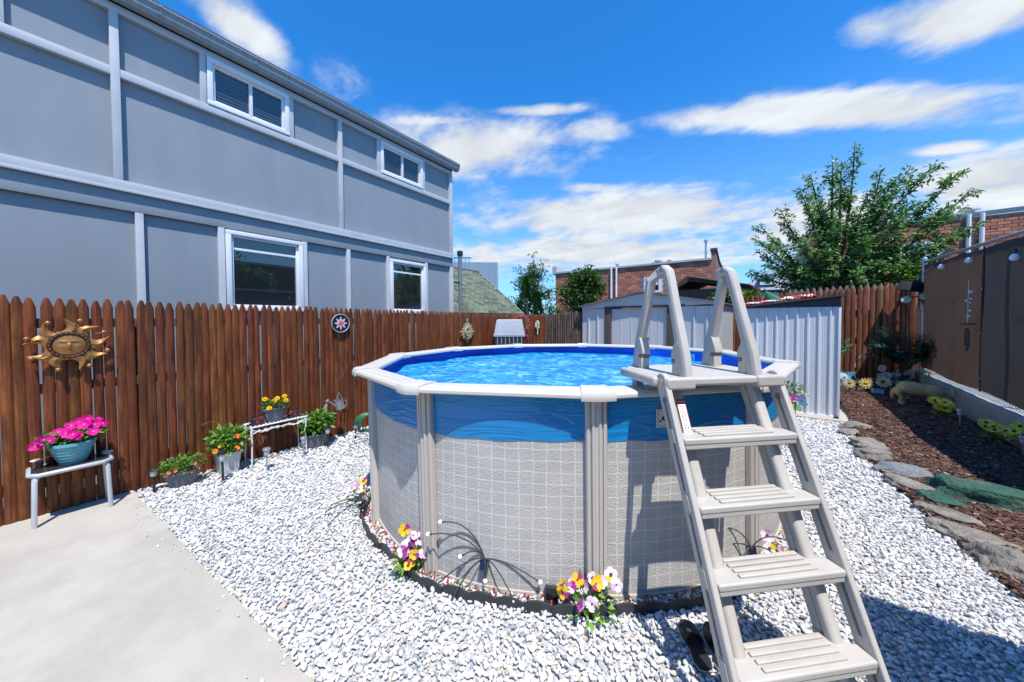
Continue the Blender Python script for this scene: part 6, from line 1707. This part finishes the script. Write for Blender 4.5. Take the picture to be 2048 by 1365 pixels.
# right brick building
br = thing('tall_brick_building', 'red brick building with twin white downpipes behind the cherry tree', 'building', (1.35, 15.6, 0))
BRW, BRH = 8.6, 4.62
b = MB(); b.box((BRW / 2, 3.02, BRH / 2), (BRW - .02, 6, BRH - .04)); b.build('wall_core', mortar_m, br, 0)
W2 = (2.15, 2.95, 2.95, 4.0)
brick_wall(br, 0, BRW, .4, BRH - .06, 2.6, .235, .088, [W2], seed=6)
simple_window(br, *W2, -.02, .4)
b = MB(); b.prism([(-.05, -.06, BRH - .05), (-.05, .1, BRH - .05), (-.05, .1, BRH + .04), (-.05, -.08, BRH + .04)], (BRW + .1, 0, .12)); b.build('roof_edge', cap_m, br, 0)
for x in (3.48, 3.72): b = MB(); b.tube([(x, -.07, .3), (x, -.07, BRH + .04)], .05, 8); b.build('downpipe', pipe_w, br)
b = MB(); b.lathe([(.1, BRH), (.1, BRH + .2), (.22, BRH + .23), (.2, BRH + .29), (0, BRH + .3)], 10, (3.62, .35, 0)); b.build('roof_vent', cap_m, br)
b = MB(); b.tube([(.35, .3, BRH), (.35, .3, BRH + .55)], .16, 12); b.build('chimney_pot', M('roof_cowl', (.5, .5, .52), .5), br)

# out of frame on the right: the brick extension that throws the shade over the gravel
ex = thing('brick_extension', 'flat roofed brick house extension standing right of the camera', 'building', (1.63, 2.2, 0))
EH = 2.95
b = MB(); b.box((1.9, -3.5, EH / 2), (3.76, 6.96, EH - .02)); b.build('wall_core', M('extension_brick', (.26, .12, .09), .85, .25, 12), ex, 0)
b = MB(); b.box((1.9, -3.5, EH), (3.84, 7.04, .1)); b.build('roof_edge', cap_m, ex, 0)
b = MB(); b.box((-.0, -3.2, 1.05), (.06, .95, 2.1)); d_ = b.build('door', white_m, ex, 0); b = MB(); b.ball((-.06, -2.85, 1.0), .03, 8); b.build('handle', gal_m, d_)

# green shingled roof house beyond the fence: its slope looks towards +x, the ridge runs along y
gr = thing('green_roof_house', 'low house with weathered green shingle roof behind the fence corner', 'house', (-8.66, 13.0, 0))
gm = M('green_shingle', (.105, .13, .085), .9, .4, 7, .4, 60, .004, objvar=.45, dirt=((.2, .2, .15), .5))
EX_, EZ_, RX_, RZ_, LY = 0.0, 2.0, -2.66, 4.12, -6.4
b = MB(); b.box((RX_, LY / 2 - .2, .95), (-2 * RX_ - .7, -LY - .5, 1.9)); b.build('wall', M('house_siding_far', (.5, .5, .48), .7), gr, 0)
up_ = Vector((RX_ - EX_, 0, RZ_ - EZ_)); sl_len = up_.length; up_.normalize(); nn = Vector((up_.z, 0, -up_.x))
b = MB(); b.prism([(EX_, 0, EZ_), (RX_, 0, RZ_), (2 * RX_, 0, EZ_), (2 * RX_, 0, EZ_ - .08), (RX_, 0, RZ_ - .1), (EX_, 0, EZ_ - .08)], (0, LY, 0)); b.build('roof_deck', M('roof_deck_green', (.07, .085, .06), .9), gr, 0)
rows = 22; rh = sl_len / rows; mb = MB(); mb.box((0, 0, 0), (.285, rh * 1.06, .03)); tmp = mb.build('shingle', gm, None, 0); me_s = tmp.data; bpy.data.objects.remove(tmp)
rot = Matrix((Vector((0, 1, 0)), up_, nn)).transposed().to_4x4() @ Matrix.Rotation(R(1.6), 4, 'X'); rest = MB(); g = random.Random(14); lst = []
for r in range(rows):
    t = (r + .5) / rows; y = -.15 - (.15 if r % 2 else 0)
    while y > LY + .2: lst.append((y, t)); y -= .30
lst.sort(key=lambda q: -q[0])
for k, (y, t) in enumerate(lst):
    p = Vector((EX_, y, EZ_)) + up_ * (sl_len * t) + nn * (.014 + g.uniform(0, .01))
    if k < 300:
        o = link('shingle', me_s, gr); o.matrix_local = Matrix.Translation(p) @ rot
    else: rest.box(p, (.29, rh * 1.08, .02), rot.to_3x3())
rest.build('far_shingles', gm, gr, 0)['kind'] = 'stuff'
b = MB(); b.box((RX_, LY / 2, RZ_ + .02), (.16, -LY, .04)); b.build('ridge_cap', gm, gr, 0)
b = MB(); b.bar((EX_ + .02, .02, EZ_ - .03), (RX_, .02, RZ_ - .03), .04, .14); b.build('barge_board', M('barge_grey', (.3, .3, .28), .7), gr, 0)
# ribbed tall building far off
tl = thing('ribbed_metal_building', 'tall blue grey ribbed metal building in the distance', 'building', (-31.0, 32, 0), math.atan2(3, 3.8))
tm = M('ribbed_metal', (.22, .31, .38), .5, .08, 2, stretch=(1, 1, .1))
V = []; Fc = []; b = MB(); n_ = 52; Lt = 4.84
for i in range(n_ + 1):
    x = -3 + (Lt + 3) * i / n_; y = -.06 if i % 2 else 0
    V += [(x, y, 0), (x, y, 9.1)]
Fc = [(2 * i, 2 * i + 2, 2 * i + 3, 2 * i + 1) for i in range(n_)]
b.add(V, Fc); b.build('front_cladding', tm, tl, 0)
b = MB(); V = []; n_ = 24
for i in range(n_ + 1):
    y = 6.0 * i / n_; x = Lt + (.06 if i % 2 else 0); V += [(x, y, 0), (x, y, 9.1)]
b.add(V, [(2 * i, 2 * i + 2, 2 * i + 3, 2 * i + 1) for i in range(n_)]); b.build('side_cladding', tm, tl, 0)
b = MB(); b.box((.92, 3, 9.06), (7.8, 5.9, .1)); b.build('roof', cap_m, tl, 0)
b = MB()
for k in range(9): b.tube([(-2.4 + k * .45, .3, 9.1), (-2.4 + k * .45, .3, 9.7)], .03, 5)
b.bar((-2.6, .3, 9.7), (1.5, .3, 9.7), .06, .12); b.build('roof_railing', ds_m, tl, 0)
# small far house with a dormer
fh = thing('grey_roof_house', 'distant small house with grey hip roof and white dormer', 'house', (.9, 45, 0))
b = MB(); b.box((0, 3, 2.2), (5.2, 6, 4.6)); b.build('wall', M('far_wall', (.5, .5, .5), .8), fh, 0)
b = MB(); b.add([(-3, -.5, 4.7), (3, -.5, 4.7), (0, 3, 7.1), (3, 6.5, 4.7), (-3, 6.5, 4.7)], [(0, 1, 2), (1, 3, 2), (3, 4, 2), (4, 0, 2)]); b.build('roof', M('far_slate', (.24, .26, .3), .8, .25, 5), fh, 0)
b = MB(); b.box((-.1, .55, 5.75), (1.35, 1.4, .95)); dm = b.build('dormer', white_m, fh, 0)
b = MB(); b.box((-.1, -.17, 5.78), (.45, .04, .62)); b.build('pane', M('far_pane', (.12, .2, .25), .2), dm, 0)
b = MB(); b.box((-.1, .5, 6.3), (1.5, 1.6, .08)); b.build('dormer_roof', M('far_slate', (.2, .2, .2)), dm, 0)
b = MB(); b.box((2.9, 3, 6.3), (.55, .55, 2.6)); b.build('chimney', M('far_chimney', (.09, .07, .07), .9), fh, 0)
# brown shed roof ridge right behind the grey shed
bs_ = thing('brown_roof_shed', 'weathered brown shingled shed roof showing above the grey metal shed', 'shed', (-1.15, 13.2, 0), R(-8))
bw = M('brown_shingle', (.09, .06, .045), .9, .4, 9, .5, 40, .01)
b = MB(); b.prism([(-1.5, 0, 2.72), (-.95, 0, 3.2), (-.86, 0, 3.26), (-.8, 0, 3.2), (.92, 0, 2.82), (.92, 0, 2.74), (-.8, 0, 3.05)], (0, 2.2, 0)); b.build('roof', bw, bs_, 0)
b = MB(); b.box((-.2, 1.1, 1.38), (2.1, 2.0, 2.76)); b.build('wall', M('brown_board', (.13, .08, .05), .85, .3), bs_, 0)
b = MB(); b.bar((-.8, -.03, 3.215), (.95, -.03, 2.80), .03, .11, (0, 1, 0)); b.build('barge_board', M('tan_board', (.32, .22, .12), .8, .2), bs_, 0)

# ------------------------------------------------------------------ trees and shrubs
bark_m = M('tree_bark', (.07, .05, .04), .9, .35, 14, .7, 40, .01)
tree_leaf = M('tree_leaf', (.05, .12, .02), .38, .25, 3, trans=.42, attr=True, spec=.5)


def spray(lf, pts, g, n, ln, wd, cols, spread, start=.2):
    """leaves set along a twig, hanging a little"""
    k = len(pts) - 1
    for i in range(n):
        t = start + (1 - start) * (i + g.random()) / n; f = t * k; j = min(int(f), k - 1); p = pts[j].lerp(pts[j + 1], f - j); d = (pts[j + 1] - pts[j]).normalized()
        sd = Vector((g.gauss(0, 1), g.gauss(0, 1), g.gauss(0, .7))).normalized(); q = (d * .55 + sd * .9 + Vector((0, 0, -.25))).normalized()
        c = g.choice(cols); s = g.uniform(.7, 1.25); lf.col = tuple(min(1, x * s) for x in c)
        lf.leaf(p + sd * g.random() * spread, q, Vector((g.gauss(.1, .7), g.gauss(-.25, .7), 1)), ln * g.uniform(.75, 1.2), wd * g.uniform(.8, 1.15), .35, .3)


def cherry_tree():
    t = thing('cherry_tree', 'spreading green cherry tree rising behind the tan picket fence', 'tree', (1.72, 12.9, 0)); g = random.Random(101)
    wd = MB(); lf = MB(); O = Vector((1.72, 12.9, 0))
    wd.tube([(0, 0, 0), (.02, 0, 1.2), (-.01, .02, 2.1), (.03, .0, 2.7)], [.13, .11, .10, .085], 10)
    cols = [(.10, .24, .045), (.15, .32, .06), (.06, .16, .03), (.22, .40, .09), (.34, .50, .18)]
    # limb tips in metres from the trunk foot (x, y, z)
    tips = [(.33, .0, 6.35), (.12, .3, 6.1), (-.12, -.1, 6.1), (-.55, .1, 5.85), (-.8, -.2, 5.35), (-1.2, .2, 5.0), (-1.72, 0, 4.6), (-1.85, -.2, 4.15), (-1.8, .3, 3.85), (-1.5, -.3, 3.35), (-1.2, .4, 3.1),
            (.85, .1, 5.6), (1.1, -.2, 5.3), (1.4, .2, 5.6), (1.75, 0, 5.5), (2.1, -.1, 5.2), (2.35, .1, 4.8), (1.9, -.3, 4.4), (2.45, -.2, 3.95), (2.2, .2, 3.85), (1.6, -.4, 3.5), (1.2, .4, 3.4), (.9, -.5, 3.1), (-.6, -.5, 3.0), (.2, -.6, 3.0), (-.9, -.5, 3.9), (.5, -.6, 4.0), (.0, -.5, 4.6), (1.2, -.4, 4.4), (-.3, .6, 5.2), (.6, .5, 4.9), (-.9, .6, 4.4), (1.5, .5, 4.8), (-.3, -.6, 3.6), (.9, .6, 3.9), (-1.95, .1, 3.15), (1.9, -.1, 3.3), (.3, -.3, 3.3), (-1.0, .0, 3.5), (-.2, .2, 4.2), (.9, .1, 4.6), (1.0, -.3, 3.6), (-.6, .1, 4.9)]
    for k, tp in enumerate(tips):
        tp = Vector(tp); z0 = 2.1 + .35 * g.random() + max(0, (tp.z - 4.2)) * .35; base = Vector((g.gauss(0, .05), g.gauss(0, .05), min(z0, 3.3)))
        mid_ = base.lerp(tp, .5) + Vector((g.gauss(0, .12), g.gauss(0, .12), -.12 + .12 * (tp.z > 5))); pts = bez(base, mid_, tp, 9)
        wd.tube(pts, [.055 * (1 - i / 10) ** 1.2 + .006 for i in range(10)], 6)
        ln = (tp - base).length
        spray(lf, pts, g, int(38 * ln), .12, .055, cols, .08, .3)
        for q in range(int(5 + ln * 3.6)):
            f = g.uniform(.28, .95); j = int(f * 9); p = pts[j]; d = (pts[min(j + 1, 9)] - pts[max(j - 1, 0)]).normalized(); sd = Vector((g.gauss(0, 1), g.gauss(0, 1), g.gauss(.1, .6))).normalized()
            tw = bez(p, p + (d + sd) * .2, p + d * g.uniform(.2, .42) + sd * g.uniform(.15, .42) * (1.1 - f * .5), 4); wd.tube(tw, [.009, .007, .006, .005, .003], 4, False); spray(lf, tw, g, 20, .115, .053, cols, .05, .05)
    wd.tube([(.03, 0, 2.6), (.0, .02, 3.6), (.05, 0, 4.6)], [.085, .06, .03], 8)
    wd.build('trunk', bark_m, t); lf.build('crown', tree_leaf, t, 0)


cherry_tree()


def shrub(name, label, cat, loc, c, r, n, ln, wd, cols, seed, trunk=None, clumps=9, group=None):
    t = thing(name, label, cat, loc, group=group); g = random.Random(seed); lf = MB(); w = MB(); c = Vector(c)
    for k in range(clumps):
        d = Vector((g.gauss(0, 1), g.gauss(0, 1), g.gauss(0, 1))).normalized(); rr = g.random() ** .5 * .72; cc = c + Vector((d.x * r[0], d.y * r[1], d.z * r[2])) * rr; f = g.uniform(.32, .5)
        foliage(lf, cc, (r[0] * f, r[1] * f, r[2] * f), n // clumps, ln, wd, cols, g, .35)
        w.tube(bez((0, 0, 0), (cc.x * .3, cc.y * .3, cc.z * .6), cc, 5), [.05, .04, .03, .02, .015, .008], 5)
    w.build('trunk', bark_m, t); lf.build('crown', tree_leaf, t, 0); return t, g


# flowering bush left of the grey shed
tb_, g = shrub('flowering_bush', 'dense dark green bush with a few purple blooms in front of the brick building', 'bush', (-6.75, 15.2, 0), (0, 0, 3.05), (1.25, .9, 1.15), 4200, .17, .085, [(.03, .09, .012), (.06, .17, .02), (.02, .06, .01), (.16, .32, .05)], 111, clumps=22)
b = MB()
for x, z in ((.35, 3.7), (.75, 3.5), (.05, 3.3), (.5, 3.0)): b = MB(); bloom(b, (x, -.82, z), (0, -1, .4), .055, [(.16, .04, .10)], g, 6, .3); b.build('flower', petal, tb_, 0)


def cone_tree(loc, h, r, seed, label):
    t = thing('arborvitae', label, 'tree', loc, group='arborvitae behind the fence corner'); g = random.Random(seed); lf = MB(); w = MB(); w.tube([(0, 0, 0), (0, 0, h * .9)], [.06, .015], 6)
    for _ in range(1500):
        z = g.random() ** .8; a = g.uniform(0, 6.28); rr = r * (1 - z) ** .75 * g.uniform(.55, 1.05); lf.col = tuple(x * g.uniform(.6, 1.3) for x in g.choice([(.035, .12, .015), (.06, .19, .02), (.02, .07, .01)]))
        lf.leaf((rr * math.cos(a), rr * math.sin(a), .4 + z * (h - .4)), (math.cos(a) * .5, math.sin(a) * .5, 1), (math.cos(a), math.sin(a), 0), .17, .06, .2, .0)
    w.build('trunk', bark_m, t); lf.build('crown', tree_leaf, t, 0)


cone_tree((-9.15, 14.0, 0), 3.75, .75, 121, 'tallest pointed arborvitae behind the fence corner')
cone_tree((-8.4, 13.9, 0), 2.95, .55, 122, 'shorter pointed arborvitae right of the tallest one')
cone_tree((-9.7, 14.3, 0), 2.6, .5, 123, 'lowest arborvitae tucked left of the tallest one')


def sparse_tree():
    t = thing('sparse_tree', 'thin airy tree standing behind the arborvitae', 'tree', (-11.0, 17.8, 0)); g = random.Random(131); w = MB(); lf = MB(); cols = [(.09, .18, .05), (.06, .13, .035), (.16, .26, .08)]
    w.tube([(0, 0, 0), (.1, 0, 2), (0, 0, 3.2)], [.12, .09, .06], 8)
    for k in range(30):
        tp = Vector((g.uniform(-1.3, 1.5), g.uniform(-.8, .8), g.uniform(3.0, 5.7) + .0)); tp.z -= abs(tp.x) * .55; base = Vector((0, 0, g.uniform(2.2, 3.2))); pts = bez(base, base.lerp(tp, .5) + Vector((0, 0, .3)), tp, 7)
        w.tube(pts, [.035 * (1 - i / 8) + .006 for i in range(8)], 5, False)
        for q in range(5):
            p = pts[g.randrange(4, 8)]; foliage(lf, p + Vector((g.gauss(0, .12), g.gauss(0, .12), g.gauss(0, .12))), (.3, .24, .2), 24, .15, .085, cols, g, .2)
    w.build('trunk', bark_m, t); lf.build('crown', tree_leaf, t, 0)


sparse_tree()
shrub('hedge_shrub', 'loose green shrub low against the brick building corner', 'bush', (-9.0, 16.6, 0), (0, 0, 1.9), (.8, .6, 1.2), 900, .16, .08, [(.05, .13, .02), (.09, .2, .03)], 141, clumps=9)
shrub('hedge_shrub', 'pale yellowish shrub left of the arborvitae group', 'bush', (-9.9, 14.2, 0), (0, 0, 1.9), (.7, .6, 1.25), 900, .14, .06, [(.10, .14, .05), (.07, .12, .04)], 142, clumps=9)
# vine between the sheds, and bright leaves spilling over the tan fence
shrub('climbing_vine', 'yellow green vine growing over the fence between the two sheds', 'vine', (-.45, 12.2, 0), (0, 0, 2.3), (.75, .35, .36), 900, .13, .085, [(.16, .26, .03), (.09, .2, .03), (.28, .34, .05), (.05, .12, .02)], 151, clumps=13)
shrub('climbing_vine', 'bright green leafy branch spilling over the screened fence corner', 'vine', (3.1, 12.4, 0), (0, 0, 2.65), (.45, .3, .45), 420, .15, .07, [(.10, .24, .03), (.18, .32, .05), (.05, .13, .02)], 152, clumps=8)
shrub('background_tree', 'hazy green tree crown behind the far chimney', 'tree', (2.4, 26, 0), (0, 0, 4.0), (1.3, 1, 1.7), 1300, .3, .16, [(.10, .17, .05), (.14, .2, .06)], 153, clumps=10)

# beyond the screened fence, out of frame: the neighbour's brick row house and trees that the windows mirror
nb = thing('neighbour_row_house', 'brick row house across the screened fence, out of frame on the right', 'house', (8.2, -3.0, 0))
b = MB(); b.box((2.5, 6, 2.3), (5, 13, 4.6)); b.build('wall', M('neighbour_brick', (.2, .09, .07), .85, .25, 8), nb, 0)
for k in range(5):
    for z in (1.0, 2.9): b = MB(); b.box((-.01, 1.2 + 2.4 * k, z + .6), (.06, 1.0, 1.3)); b.build('window', glass_m, nb, 0)
b = MB(); b.box((2.5, 6, 4.66), (5.2, 13.2, .12)); b.build('roof', cap_m, nb, 0)
for k, (x, y, h) in enumerate(((5.6, 1.5, 3.3), (6.0, 3.6, 3.0), (5.8, 6.2, 3.2))):
    shrub('neighbour_tree', ('leafy tree beyond the black screen, nearest the camera, out of frame', 'leafy tree beyond the black screen, middle one, out of frame', 'leafy tree beyond the black screen, farthest one, out of frame')[k], 'tree', (x, y, 0), (0, 0, h * 1.05), (1.3, 1.4, 1.6), 2200, .2, .1, [(.12, .28, .05), (.18, .36, .07), (.08, .2, .04)], 160 + k, clumps=12, group='trees beyond the screened fence')
